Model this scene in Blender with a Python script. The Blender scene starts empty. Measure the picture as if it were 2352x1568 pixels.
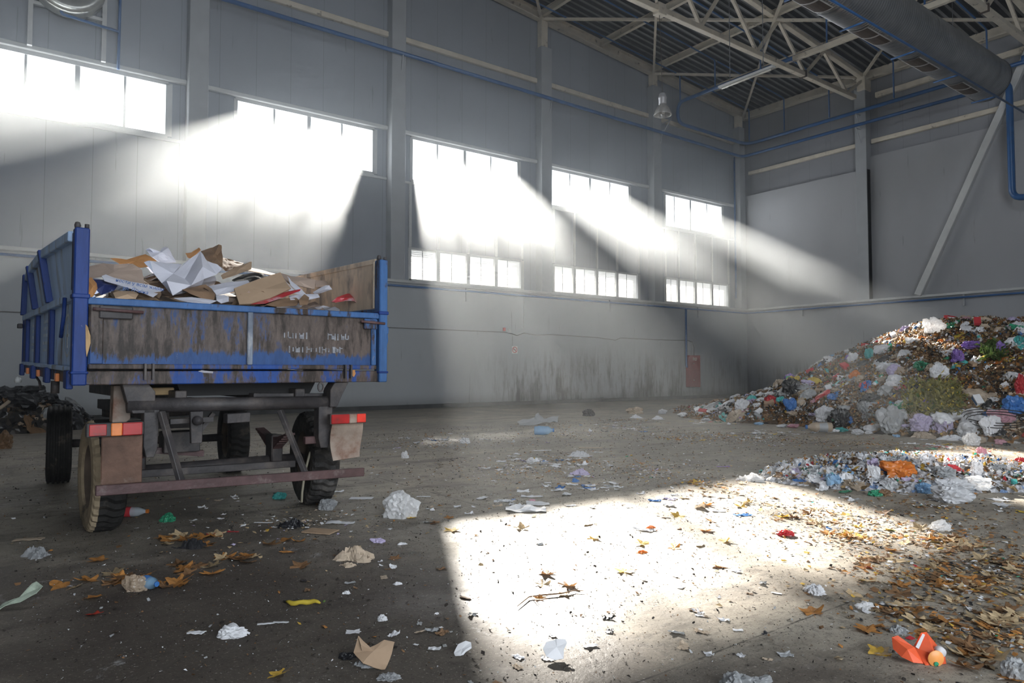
import bpy, bmesh, math, random
from mathutils import Vector, Matrix, Euler, noise
R=random.Random(7)
sc=bpy.context.scene; C=sc.collection
pi=math.pi
# ---------------------------------------------------------------- camera calibration (world: X along the left wall, Y towards it)
F_=1620.0; PITCH=math.radians(2.327); YAW=math.radians(53.385); CH=1.23
CAM=Vector((0,0,CH))
FW=Vector((math.cos(YAW)*math.cos(PITCH),math.sin(YAW)*math.cos(PITCH),math.sin(PITCH)))
RT=Vector((math.sin(YAW),-math.cos(YAW),0)); UP=RT.cross(FW)
def ray(px,py): return FW*F_+RT*(px-1176)+UP*(784-py)
def FP(px,py,z=0.0):
    d=ray(px,py); t=(z-CH)/d.z; return CAM+d*t
def DEPTH(p): return (Vector(p)-CAM).dot(FW)
cd=bpy.data.cameras.new('camera'); cam=bpy.data.objects.new('camera',cd); C.objects.link(cam); sc.camera=cam
cd.sensor_width=36; cd.lens=F_*36/2352; cd.clip_start=.05; cd.clip_end=300
cam.location=CAM; cam.rotation_euler=FW.to_track_quat('-Z','Y').to_euler()
# ---------------------------------------------------------------- tags
def tag(o,label=None,cat=None,group=None,kind=None):
    if label: o['label']=label
    if cat: o['category']=cat
    if group: o['group']=group
    if kind: o['kind']=kind
    return o
def empty(name,loc=(0,0,0),rot=(0,0,0),label=None,cat=None,group=None,kind=None):
    o=bpy.data.objects.new(name,None); C.objects.link(o); o.location=loc; o.rotation_euler=rot; o.empty_display_size=.1
    return tag(o,label,cat,group,kind)
# ---------------------------------------------------------------- mesh builder
class MB:
    def __init__(s,xf=None): s.v=[];s.f=[];s.m=[];s.xf=xf;s.sm=[]
    def add(s,vs,fs,mi=0,smooth=False):
        b=len(s.v); s.v+= [tuple(p) for p in vs]; s.f+=[tuple(i+b for i in f) for f in fs]; s.m+=[mi]*len(fs); s.sm+=[smooth]*len(fs); return s
    def box(s,x0,x1,y0,y1,z0,z1,mi=0):
        return s.add([(x0,y0,z0),(x1,y0,z0),(x1,y1,z0),(x0,y1,z0),(x0,y0,z1),(x1,y0,z1),(x1,y1,z1),(x0,y1,z1)],
          [(0,3,2,1),(4,5,6,7),(0,1,5,4),(1,2,6,5),(2,3,7,6),(3,0,4,7)],mi)
    def bar(s,p0,p1,w,h,mi=0,up=(0,0,1)):
        p0=Vector(p0);p1=Vector(p1);d=(p1-p0).normalized();up=Vector(up)
        if abs(d.dot(up))>.98: up=Vector((1,0,0))
        a=d.cross(up).normalized(); b=a.cross(d).normalized(); vs=[]
        for p in (p0,p1):
            for i,j in ((-1,-1),(1,-1),(1,1),(-1,1)): vs.append(p+a*(i*w/2)+b*(j*h/2))
        return s.add(vs,[(0,1,2,3),(7,6,5,4),(0,4,5,1),(1,5,6,2),(2,6,7,3),(3,7,4,0)],mi)
    def ibeam(s,p0,p1,w,h,t=.02,mi=0):
        p0=Vector(p0);p1=Vector(p1);up=Vector((0,0,1))
        s.bar(p0+up*(h/2-t/2),p1+up*(h/2-t/2),w,t,mi); s.bar(p0-up*(h/2-t/2),p1-up*(h/2-t/2),w,t,mi); s.bar(p0,p1,t,h-2*t,mi); return s
    def tube(s,pts,r,n=10,mi=0,caps=True,smooth=True):
        pts=[Vector(p) for p in pts]; rings=[]; prev=None
        for i,p in enumerate(pts):
            d=(pts[min(i+1,len(pts)-1)]-pts[max(i-1,0)]).normalized()
            if prev is None:
                u=Vector((0,0,1)) if abs(d.z)<.9 else Vector((1,0,0)); a=d.cross(u).normalized()
            else: a=(prev-d*prev.dot(d)).normalized()
            prev=a; b=d.cross(a); rr=r[i] if isinstance(r,(list,tuple)) else r
            rings.append([p+a*math.cos(2*pi*k/n)*rr+b*math.sin(2*pi*k/n)*rr for k in range(n)])
        vs=[q for g in rings for q in g]; fs=[]
        for i in range(len(pts)-1):
            for k in range(n):
                k2=(k+1)%n; fs.append((i*n+k,i*n+k2,(i+1)*n+k2,(i+1)*n+k))
        if caps: fs.append(tuple(range(n-1,-1,-1))); fs.append(tuple((len(pts)-1)*n+k for k in range(n)))
        return s.add(vs,fs,mi,smooth)
    def lathe(s,prof,c=(0,0,0),axis='z',n=24,mi=0,smooth=True,closed=False,mod=None):
        vs=[];fs=[];m=len(prof)
        for k in range(n):
            a=2*pi*k/n; ca,sa=math.cos(a),math.sin(a)
            for i,(r,h) in enumerate(prof):
                if mod: r=mod(r,h,a,k)
                q={'z':(r*ca,r*sa,h),'x':(h,r*ca,r*sa),'y':(r*sa,h,r*ca)}[axis]
                vs.append((q[0]+c[0],q[1]+c[1],q[2]+c[2]))
        for k in range(n):
            k2=(k+1)%n
            for i in range(m-1 if not closed else m):
                i2=(i+1)%m; fs.append((k*m+i,k2*m+i,k2*m+i2,k*m+i2))
        return s.add(vs,fs,mi,smooth)
    def build(s,name,mats,parent=None,bevel=0,solid=0,**kw):
        me=bpy.data.meshes.new(name); vs=s.v if not s.xf else [tuple(s.xf(Vector(p))) for p in s.v]
        me.from_pydata(vs,[],s.f)
        for m in (mats if isinstance(mats,(list,tuple)) else [mats]): me.materials.append(m)
        me.polygons.foreach_set('material_index',s.m); me.polygons.foreach_set('use_smooth',s.sm); me.update()
        o=bpy.data.objects.new(name,me); C.objects.link(o)
        if parent: o.parent=parent
        if bevel:
            b=o.modifiers.new('b','BEVEL'); b.width=bevel; b.segments=1; b.limit_method='ANGLE'
        if solid:
            b=o.modifiers.new('s','SOLIDIFY'); b.thickness=solid; b.offset=0
        return tag(o,**kw)
# ---------------------------------------------------------------- materials
class N:
    def __init__(s,name):
        s.mat=bpy.data.materials.new(name); s.mat.use_nodes=True; s.t=s.mat.node_tree; s.t.nodes.clear(); s.out=s.t.nodes.new('ShaderNodeOutputMaterial')
    def n(s,ty,**kw):
        x=s.t.nodes.new('ShaderNode'+ty)
        for k,v in kw.items():
            if k in x.inputs: 
                if isinstance(v,bpy.types.NodeSocket): s.t.links.new(v,x.inputs[k])
                else: x.inputs[k].default_value=v
            else: setattr(x,k,v)
        return x
    def l(s,a,b): s.t.links.new(a,b)
    def coord(s,scale=(1,1,1),rot=(0,0,0),src='Object'):
        tc=s.n('TexCoord'); m=s.n('Mapping'); s.l(tc.outputs[src],m.inputs['Vector']); m.inputs['Scale'].default_value=scale; m.inputs['Rotation'].default_value=rot; return m.outputs[0]
    def noise(s,scale=5,detail=4,rough=.55,vec=None,st=(1,1,1),src='Object',dist=0):
        if vec is None: vec=s.coord(st,src=src)
        x=s.n('TexNoise'); s.l(vec,x.inputs['Vector']); x.inputs['Scale'].default_value=scale; x.inputs['Detail'].default_value=detail; x.inputs['Roughness'].default_value=rough; x.inputs['Distortion'].default_value=dist; return x.outputs['Fac']
    def ramp(s,fac,stops):
        r=s.n('ValToRGB'); s.l(fac,r.inputs[0]); e=r.color_ramp.elements
        while len(e)<len(stops): e.new(.5)
        for i,(p,c) in enumerate(stops): e[i].position=p; e[i].color=(*c,1) if len(c)==3 else c
        return r.outputs[0]
    def mix(s,f,a,b,mode='MIX'):
        x=s.n('Mix',data_type='RGBA',blend_type=mode); 
        for i,v in ((0,f),(6,a),(7,b)):
            if isinstance(v,bpy.types.NodeSocket): s.l(v,x.inputs[i])
            elif i==0: x.inputs[0].default_value=v
            else: x.inputs[i].default_value=(*v,1) if len(v)==3 else v
        return x.outputs[2]
    def math(s,op,a,b=0,c=0,clamp=False):
        x=s.n('Math',operation=op,use_clamp=clamp)
        for i,v in enumerate((a,b,c)):
            if isinstance(v,bpy.types.NodeSocket): s.l(v,x.inputs[i])
            else: x.inputs[i].default_value=v
        return x.outputs[0]
    def xyz(s,src='Object'):
        tc=s.n('TexCoord'); x=s.n('SeparateXYZ'); s.l(tc.outputs[src],x.inputs[0]); return x.outputs
    def maprange(s,v,a,b,c=0,d=1):
        x=s.n('MapRange',interpolation_type='SMOOTHSTEP'); s.l(v,x.inputs[0])
        for i,k in enumerate((a,b,c,d)): x.inputs[i+1].default_value=k
        return x.outputs[0]
    def fin(s,col,rough=.6,metal=0,bump=None,bs=.3,bd=.02,spec=.4,transl=0,alpha=None,trans=0):
        p=s.n('BsdfPrincipled')
        for nm,v in (('Base Color',col),('Roughness',rough),('Metallic',metal)):
            if isinstance(v,bpy.types.NodeSocket): s.l(v,p.inputs[nm])
            else: p.inputs[nm].default_value=(*v,1) if isinstance(v,(tuple,list)) and len(v)==3 else v
        p.inputs['Specular IOR Level'].default_value=spec
        if bump is not None:
            b=s.n('Bump'); s.l(bump,b.inputs['Height']); b.inputs['Strength'].default_value=bs; b.inputs['Distance'].default_value=bd; s.l(b.outputs[0],p.inputs['Normal'])
        o=p.outputs[0]
        if transl:
            t=s.n('BsdfTranslucent'); 
            if isinstance(col,bpy.types.NodeSocket): s.l(col,t.inputs[0])
            else: t.inputs[0].default_value=(*col,1)
            m=s.n('MixShader'); m.inputs[0].default_value=transl; s.l(o,m.inputs[1]); s.l(t.outputs[0],m.inputs[2]); o=m.outputs[0]
        if alpha is not None:
            t=s.n('BsdfTransparent'); m=s.n('MixShader'); m.inputs[0].default_value=alpha; s.l(t.outputs[0],m.inputs[1]); s.l(o,m.inputs[2]); o=m.outputs[0]
        s.l(o,s.out.inputs[0]); return s.mat
def simple(name,c,rough=.6,metal=0,var=.15,scale=6,st=(1,1,1),bump=.0,transl=0,alpha=None,spec=.4,rnd=0.0,dirt=None,dirtamt=.5):
    q=N(name); f=q.noise(scale,4,.6,st=st)
    a=tuple(max(0,x*(1-var)) for x in c); b=tuple(min(1,x*(1+var)) for x in c)
    col=q.ramp(f,[(.3,a),(.7,b)])
    if dirt:
        f2=q.noise(scale*.7+1.3,5,.65,st=st); col=q.mix(q.maprange(f2,.62-dirtamt*.25,.72),col,dirt)
    if rnd:
        oi=q.n('ObjectInfo'); h=q.n('HueSaturation'); q.l(col,h.inputs['Color']); q.l(q.math('MULTIPLY_ADD',oi.outputs['Random'],rnd,1-rnd/2),h.inputs['Value']); col=h.outputs[0]
    return q.fin(col,rough,metal,bump=q.noise(scale*6,3) if bump else None,bs=bump,transl=transl,alpha=alpha,spec=spec)
M={}
def wallmat(name,base,seam='x',period=1.0,off=0,seamd=.55,dirt=False,rib=True):
    q=N(name); X=q.xyz(); ax=X[0] if seam=='x' else X[1]
    f=q.noise(.35,5,.6,st=(1,1,.4)); f2=q.noise(3,4,.6,st=(1,1,.15))
    col=q.ramp(f,[(.3,tuple(x*.88 for x in base)),(.7,tuple(x*1.08 for x in base))])
    col=q.mix(q.maprange(f2,.62,.8,0,.25),col,tuple(x*.5 for x in base))
    col=q.mix(q.maprange(q.noise(7,3,.7,st=(1,1,.08)),.66,.74,0,.5),col,tuple(x*.35 for x in base))
    if period:
        m=q.math('FRACT',q.math('DIVIDE',q.math('ADD',ax,50+off),period)); d=q.math('ABSOLUTE',q.math('SUBTRACT',m,.5))
        line=q.maprange(d,.5-.010/period,.5-.004/period); col=q.mix(q.math('MULTIPLY',line,seamd),col,tuple(x*.3 for x in base))
    if dirt:
        z=X[2]; st_=q.noise(1.6,6,.75,st=(2.2,2.2,.35)); big=q.noise(.32,3,.5,vec=q.coord((1,1,1)))
        if dirt=='left':
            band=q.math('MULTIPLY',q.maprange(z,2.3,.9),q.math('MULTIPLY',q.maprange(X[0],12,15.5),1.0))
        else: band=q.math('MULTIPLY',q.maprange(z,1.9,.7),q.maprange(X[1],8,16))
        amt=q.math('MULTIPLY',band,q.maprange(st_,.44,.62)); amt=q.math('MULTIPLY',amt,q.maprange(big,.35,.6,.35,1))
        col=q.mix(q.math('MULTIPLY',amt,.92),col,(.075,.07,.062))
        scr=q.noise(2.0,7,.8,st=(6,6,.9)); col=q.mix(q.math('MULTIPLY',band,q.maprange(scr,.70,.74,0,.8)),col,(.75,.75,.74))
        scr2=q.noise(2.3,7,.8,st=(.6,.6,8)); col=q.mix(q.math('MULTIPLY',q.maprange(z,1.6,.5),q.maprange(scr2,.71,.75,0,.6)),col,(.75,.75,.74))
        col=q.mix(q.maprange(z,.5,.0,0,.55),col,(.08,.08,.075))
    return q.fin(col,.55,0,bump=q.noise(30,2,st=(1,1,.2)),bs=.06,spec=.35)
M['panelL']=wallmat('panel_paint_left',(.345,.375,.42),'x',1.0)
M['panelB']=wallmat('panel_paint_back',(.31,.32,.345),'y',1.0)
M['lowL']=wallmat('lower_wall_paint',(.50,.525,.54),'x',0,dirt='left')
M['lowB']=wallmat('lower_wall_paint_back',(.43,.445,.47),'y',0,dirt='back')
M['plaster']=wallmat('plaster_paint',(.42,.43,.45),'y',0)
M['column']=simple('column_paint',(.43,.45,.47),.6,scale=2,var=.08)
M['ledge']=simple('ledge_paint',(.62,.63,.62),.5,scale=3,var=.1)
M['cream']=simple('cream_steel_paint',(.76,.69,.57),.45,scale=3,var=.12,dirt=(.25,.2,.15),dirtamt=.1)
M['white_steel']=simple('white_steel_paint',(.66,.67,.66),.45,scale=3,var=.08)
M['blue_pipe']=simple('blue_pipe_paint',(.035,.13,.34),.3,scale=4,var=.2,spec=.5)
M['base_dark']=simple('dark_plinth',(.09,.09,.09),.8,scale=3,var=.4)
M['galv']=None
q=N('galvanised_duct'); w=q.n('TexWave',wave_type='BANDS',bands_direction='X'); q.l(q.coord((1,1,1)),w.inputs['Vector']); w.inputs['Scale'].default_value=3.2; w.inputs['Distortion'].default_value=0
M['galv']=q.fin(q.ramp(q.noise(2,4),[(.3,(.30,.31,.32)),(.7,(.45,.46,.47))]),.35,.75,bump=w.outputs['Fac'],bs=.6,bd=.02)
M['dark_grille']=simple('grille_dark',(.10,.075,.06),.7)
q=N('ceiling_deck'); M['deck']=q.fin(q.ramp(q.noise(1.2,5,.6),[(.3,(.20,.205,.21)),(.7,(.33,.335,.34))]),.45,.25)
q=N('ceiling_deck_recess_shade'); M['deck_shade']=q.fin(q.ramp(q.noise(1.2,5,.6),[(.3,(.035,.037,.042)),(.7,(.06,.062,.07))]),.6,.1)  # recess faces coloured darker: corrugation shade put into the colour
q=N('window_glass'); tr=q.n('BsdfTransparent'); gl=q.n('BsdfGlossy'); gl.inputs['Roughness'].default_value=.1; tl=q.n('BsdfTranslucent')
tl.inputs[0].default_value=(.8,.82,.85,1); m1=q.n('MixShader'); q.l(q.maprange(q.noise(1.5,4),.4,.7,.04,.14),m1.inputs[0]); q.l(tr.outputs[0],m1.inputs[1]); q.l(tl.outputs[0],m1.inputs[2])
m2=q.n('MixShader'); m2.inputs[0].default_value=.03; q.l(m1.outputs[0],m2.inputs[1]); q.l(gl.outputs[0],m2.inputs[2]); q.l(m2.outputs[0],q.out.inputs[0]); M['glass']=q.mat
M['slat']=simple('louvre_slat',(.82,.80,.76),.5,transl=.12,var=.05)
# floor
q=N('dirty_concrete'); X=q.xyz()
big=q.noise(.22,5,.55); mid=q.noise(1.1,6,.65,dist=.6); fine=q.noise(14,5,.7); strk=q.noise(1.0,5,.65,vec=q.coord((.5,2.2,1),(0,0,.5)))
col=q.ramp(mid,[(.25,(.18,.150,.118)),(.5,(.37,.325,.262)),(.75,(.55,.49,.40))])
col=q.mix(q.maprange(big,.42,.62,0,.5),col,(.19,.17,.145))
col=q.mix(q.maprange(strk,.52,.72,0,.75),col,(.10,.087,.075))
col=q.mix(q.maprange(fine,.55,.7,0,.6),col,(.07,.06,.052))
col=q.mix(q.maprange(q.noise(40,3,.7),.60,.70,0,.8),col,(.045,.038,.032))
col=q.mix(q.maprange(q.noise(23,4,.7),.60,.70,0,.6),col,(.50,.46,.40)); col=q.mix(q.maprange(q.noise(6,6,.75,dist=.5),.52,.68,0,.55),col,(.085,.072,.06))
# darker brown area with a noisy edge, in front of and left of the trailer
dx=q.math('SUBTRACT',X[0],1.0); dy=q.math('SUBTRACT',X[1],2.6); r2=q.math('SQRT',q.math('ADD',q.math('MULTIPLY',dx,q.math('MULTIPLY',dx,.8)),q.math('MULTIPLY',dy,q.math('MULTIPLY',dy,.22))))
dark_zone=q.math('MULTIPLY',q.maprange(q.math('ADD',r2,q.math('MULTIPLY',q.math('SUBTRACT',mid,.5),2.2)),2.3,.7),.82)
col=q.mix(dark_zone,col,q.ramp(fine,[(.3,(.024,.018,.015)),(.7,(.066,.052,.043))]))
lime=q.math('MULTIPLY',q.maprange(q.noise(1.7,7,.75,dist=.8),.60,.68),q.maprange(r2,1.9,.9)); col=q.mix(q.math('MULTIPLY',lime,.75),col,(.5,.5,.5))
# slab joints
def joint(ax,at,w=.012):
    return q.maprange(q.math('ABSOLUTE',q.math('ADD',q.math('SUBTRACT',ax,at),q.math('MULTIPLY',q.math('SUBTRACT',q.noise(2,2),.5),.05))),w,w*.4)
j=q.math('MAXIMUM',q.math('MULTIPLY',joint(X[1],1.98,.008),q.maprange(X[0],4.7,4.1)),q.math('MAXIMUM',q.math('MULTIPLY',joint(X[0],3.62),q.maprange(X[1],4.9,5.4)),joint(X[1],7.98))); j=q.math('MAXIMUM',j,joint(X[0],9.6))
j=q.math('MULTIPLY',j,q.maprange(q.noise(3.5,4,.7),.38,.58,.15,.8)); col=q.mix(j,col,(.04,.035,.03))
sp=q.noise(95,3,.7); col=q.mix(q.maprange(sp,.56,.66,0,.65),col,(.05,.042,.035)); col=q.mix(q.maprange(q.noise(70,3,.75,vec=q.coord((1,1,1),(0,0,1.1))),.60,.68,0,.5),col,(.62,.57,.50)); col=q.mix(q.maprange(q.noise(3.2,7,.8,vec=q.coord((.6,2.0,1),(0,0,-.5))),.5,.66,0,.45),col,(.09,.075,.062))
h=q.math('ADD',q.math('MULTIPLY',fine,.5),q.math('MULTIPLY',mid,1.0))
M['floor']=q.fin(col,q.ramp(mid,[(.3,(.5,.5,.5)),(.7,(.85,.85,.85))]),0,bump=h,bs=.55,bd=.02,spec=.3)
# ---------------------------------------------------------------- setting
XB=29.1; YL=20.4; YF=20.04   # back wall x, left wall panel y, lower wall face y
def roof(x): return 13.62+.085*(XB-x)
MB().box(-13,30,-9,22,-.3,0).build('floor',M['floor'],kind='structure')
WT,WB,LT,LB=8.88,7.45,5.22,4.16
up_win=[(-0.45,3.68,[.56,1.63,2.68]),(5.45,9.67,[6.53,7.57,8.61]),(11.03,15.42,[12.02,13.12,14.22]),(16.80,21.19,[17.95,19.02,20.11]),(23.41,27.36,[24.04,25.13,26.27])]
lo_win=[(10.98,15.58,[12.05,13.25,14.43]),(17.09,21.71,[18.14,19.34,20.46]),(23.38,27.76,[24.24,25.39,26.56])]
w=MB(); T=YL+.6
def zrow(z0,z1,holes):
    x=-13.0
    for a,b in holes: w.box(x,a,YL,T,z0,z1); x=b
    w.box(x,30,YL,T,z0,z1)
zrow(WT,17.6,[]); zrow(WB,WT,[(a,b) for a,b,_ in up_win]); zrow(LT,WB,[]); zrow(LB,LT,[(a,b) for a,b,_ in lo_win]); zrow(4.0,LB,[])
w.build('wall_left',M['panelL'],kind='structure')
MB().box(-13,30,YF,T,0,4.0).build('wall_left',M['lowL'],kind='structure')
MB().box(-13,28.7,YF-.12,T,4.0,4.1).build('trim_1',M['ledge'],bevel=.02,kind='structure')
MB().box(-13,28.7,YF-.05,YF,0,.13).build('baseboard_left',M['base_dark'],kind='structure')
MB().box(28.65,28.7,-9,YF-.05,0,.13).build('baseboard_back',M['base_dark'],kind='structure')
MB().box(28.7,XB+.3,-9,YF,0,4.0).build('wall_back',M['lowB'],kind='structure')
MB().box(28.58,XB,-9,YF-.12,4.0,4.1).build('trim_2',M['ledge'],bevel=.02,kind='structure')
MB().box(XB,XB+.3,-9,YL,4.0,14.2).build('wall_back',M['panelB'],kind='structure')
MB().box(28.72,XB,14.27,YF,4.1,9.47).build('wall_back',M['plaster'],kind='structure')
MB().box(28.98,XB,-9,14.27,4.1,10.02).build('wall_back',M['plaster'],kind='structure')
MB().box(-13,30,-9.3,-9,0,17.6).build('wall_front',M['plaster'],kind='structure')
MB().box(-13.3,-13,-9.3,22,0,17.6).build('wall_right',M['plaster'],kind='structure')
# roof deck, corrugated along X
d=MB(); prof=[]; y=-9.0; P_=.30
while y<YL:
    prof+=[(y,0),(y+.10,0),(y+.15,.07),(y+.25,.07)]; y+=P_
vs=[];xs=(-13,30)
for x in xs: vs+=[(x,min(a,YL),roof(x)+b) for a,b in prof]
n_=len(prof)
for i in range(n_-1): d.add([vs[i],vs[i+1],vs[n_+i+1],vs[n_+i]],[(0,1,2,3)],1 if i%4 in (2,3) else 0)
d.build('ceiling',[M['deck'],M['deck_shade']],kind='structure')
MB().add([(x,yy,roof(x)+.3) for x in (-13,30) for yy in (-9.3,22)],[(0,1,3,2)]).build('ceiling',M['base_dark'],kind='structure')
# windows
for k,(a,b,mu) in enumerate(up_win):
    e=empty('window_%d'%(k+1),((a+b)/2,YL,WB),kind='structure')
    f=MB(xf=lambda p,a=a,b=b:p-Vector(((a+b)/2,YL,WB))); t=.055
    f.box(a-.02,b+.02,YL-.03,YL+.1,WT-.05,WT+.05).box(a-.02,b+.02,YL-.03,YL+.1,WB-.05,WB+.05).box(a-.06,a+.04,YL-.03,YL+.1,WB,WT).box(b-.04,b+.12,YL-.03,YL+.1,WB,WT)
    for i,m in enumerate(mu):
        t=(.055,.11,.055)[i]; f.box(m-t/2,m+t/2,YL,YL+.11,WB,WT)
    f.build('window_frame',M['white_steel'],e)
    xs=[a]+mu+[b]
    for x0,x1 in zip(xs,xs[1:]):
        MB(xf=lambda p,a=a,b=b:p-Vector(((a+b)/2,YL,WB))).box(x0,x1,YL+.05,YL+.056,WB,WT).build('pane',M['glass'],e)
for k,(a,b,mu) in enumerate(lo_win):
    e=empty('window_%d'%(k+6),((a+b)/2,YL,LB),kind='structure'); xf=lambda p,a=a,b=b:p-Vector(((a+b)/2,YL,LB))
    f=MB(xf=xf); t=.13
    f.box(a-.02,b+.02,YL-.04,YL+.1,LB-.02,LB+.05).box(a-.02,b+.02,YL-.02,YL+.1,LT-.04,LT+.03).box(a-.05,a+.05,YL-.04,YL+.1,LB,LT).box(b-.06,b+.08,YL-.06,YL+.1,LB,LT)
    for m in mu: f.box(m-t/2,m+t/2,YL-.05,YL+.08,LB,LT)
    f.build('window_frame',M['white_steel'],e)
    xs=[a]+mu+[b]
    for x0,x1 in zip(xs,xs[1:]):
        MB(xf=xf).box(x0,x1,YL+.10,YL+.106,LB,LT).build('pane',M['glass'],e)
        s=MB(xf=xf); nz=17
        for i in range(nz):
            z=LB+.04+(LT-LB-.08)*i/(nz-1); s.add([(x0+.05,YL+.02,z-.036),(x1-.05,YL+.02,z-.036),(x1-.05,YL+.045,z+.036),(x0+.05,YL+.045,z+.036)],[(0,1,2,3)])
        xm=(x0+x1)/2-.05; s.box(xm-.012,xm+.012,YL-.01,YL,LB+.05,LT-.05,1)
        s.build('louvre_blind',[M['slat'],M['column']],e)
    # tall posts between lower windows and the upper window
    for i,m in enumerate([a]+mu+[b]):
        MB().box(m-.05,m+.05,YL-.07,YL,LT+.04,WB-.12).build('mullion_post',M['white_steel'],bevel=.01,label='white post above the %s louvre window, %s from its left'%(['far left','middle','corner-side'][k],['first','second','third','fourth','fifth'][i]),cat='post',group='white wall posts between louvre windows and high windows')
# columns on the left wall
colx=[-1.95,4.13,10.12,16.25,22.32,28.27]; ords=['first','second','third','fourth','fifth','sixth']
where=['beyond the left picture edge','right of the leftmost high window','between the second and third high windows','between the third and fourth high windows','right of the fourth high window, behind the hanging lamp','in the far corner of the hall']
for i,x in enumerate(colx):
    ww=.5 if i<5 else .42; top=13.3 if i<5 else 12.75
    e=empty('column',(x+ww/2,YL-.2,4.1),label='grey square wall column '+where[i],cat='column',group='columns along the window wall')
    MB(xf=lambda p,x=x,ww=ww:p-Vector((x+ww/2,YL-.2,4.1))).box(x,x+ww,YF-.02,YL,4.1,top).build('shaft',M['column'],e,bevel=.015)
    MB(xf=lambda p,x=x,ww=ww:p-Vector((x+ww/2,YL-.2,4.1))).box(x+.06,x+.36,YF+.05,YL-.05,top,roof(x)-.3).build('steel_stub',M['cream'],e,bevel=.01)
for i,(y,lab) in enumerate([(14.27,'at the truss end, beside the leaning brace'),(8.2,'beyond the right picture edge')]):
    e=empty('column',(28.9,y+.25,4.1),label='grey square wall column on the back wall '+lab,cat='column',group='columns along the back wall')
    MB(xf=lambda p,y=y:p-Vector((28.9,y+.25,4.1))).box(28.7,XB,y,y+.47,4.1,12.9).build('shaft',M['column'],e,bevel=.015)
    MB(xf=lambda p,y=y:p-Vector((28.9,y+.25,4.1))).box(28.6,XB,y-.05,y+.3,12.75,13.3).build('capital_bracket',M['cream'],e,bevel=.01)
# girts on the left wall
seg=[(colx[i]+.5,colx[i+1]) for i in range(5)]; bay=['leftmost','second','third','fourth','corner']
for z,hh,nm in ((12.05,.17,'upper'),(8.99,.12,'window-head')):
    for i,(a,b) in enumerate(seg):
        MB().box(a,b,YL-.13,YL,z-hh/2,z+hh/2).build('wall_girt',M['white_steel'] if nm!='upper' else M['cream'],bevel=.015,label='%s horizontal steel rail across the %s bay of the window wall'%(nm,bay[i]),cat='wall rail',group='horizontal rails on the window wall')
for i in range(5):
    a,b=seg[i]; MB().box(a,b,YL-.06,YL,WB-.13,WB-.05).build('wall_girt',M['white_steel'],bevel=.01,label='thin sill rail under the high window of the %s bay'%bay[i],cat='wall rail',group='horizontal rails on the window wall')
# girts on the back wall
for y0,y1,z,hh,lab in ((14.74,YF,10.62,.16,'cream rail above the pale plaster panel next to the corner'),(8.5,14.2,10.63,.18,'cream rail left of the leaning brace on the back wall'),(2.2,8.2,10.63,.18,'cream rail at the right edge of the back wall'),(8.6,14.0,12.5,.22,'cream rail just under the roof, behind the silver duct')):
    MB().box(XB-.16,XB,y0,y1,z-hh/2,z+hh/2).build('wall_girt',M['cream'],bevel=.015,label=lab,cat='wall rail')
# sloping edge beam on the left wall and level edge beam on the back wall
e=empty('edge_beam',(20,YL-.15,roof(20)-.2),label='long sloping cream roof beam along the top of the window wall',cat='beam'); xf=lambda p:p-Vector((20,YL-.15,roof(20)-.2))
MB(xf=xf).bar((-5,YL-.16,roof(-5)-.2),(XB,YL-.16,roof(XB)-.2),.05,.34).build('web',M['cream'],e)
MB(xf=xf).bar((-5,YL-.2,roof(-5)-.36),(XB,YL-.2,roof(XB)-.36),.24,.035).build('lower_flange',M['cream'],e)
MB(xf=xf).bar((-5,YL-.2,roof(-5)-.03),(XB,YL-.2,roof(XB)-.03),.24,.035).build('upper_flange',M['cream'],e)
e=empty('edge_beam',(XB-.15,10,roof(XB)-.2),label='level cream roof beam along the top of the back wall',cat='beam'); xf=lambda p:p-Vector((XB-.15,10,roof(XB)-.2))
MB(xf=xf).box(XB-.2,XB-.15,-8,YL-.3,13.25,13.58).build('web',M['cream'],e)
MB(xf=xf).box(XB-.34,XB-.06,-8,YL-.3,13.2,13.24).build('lower_flange',M['cream'],e)
# purlins along Y
for i,x in enumerate((10.3,13.3,16.35,19.4,22.42,25.7)):
    lab='%s cross beam under the corrugated roof, %s'%(ords[i],['hidden left of the picture top','above the upper left wall','meeting the wall column between the third and fourth high windows','ending midway between two wall columns','meeting the wall column behind the hanging lamp','nearest the back wall'][i])
    z=roof(x)-.14
    b=MB().ibeam((x,-8.5,z),(x,YL-.3,z),.14,.26,.02); b.build('purlin_beam',M['cream'],label=lab,cat='beam',group='roof cross beams')
# roof bracing
def brace(p,q,lab): MB().bar((p[0],p[1],roof(p[0])-.33),(q[0],q[1],roof(q[0])-.33),.09,.09).build('roof_brace',M['cream'],label=lab,cat='brace',group='diagonal roof braces')
bx=[(10.35,16.35,'third'),(16.35,22.5,'fourth'),(22.5,28.75,'corner')]
for a,b,nm in bx:
    for y0,y1,w_ in ((20.15,14.4,'along the window wall'),(14.4,8.4,'beyond the first truss')):
        brace((a,y0),(b,y1),'diagonal roof brace, %s bay %s, leaning right'%(nm,w_))
        brace((b,y0),(a,y1),'diagonal roof brace, %s bay %s, leaning left'%(nm,w_))
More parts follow.
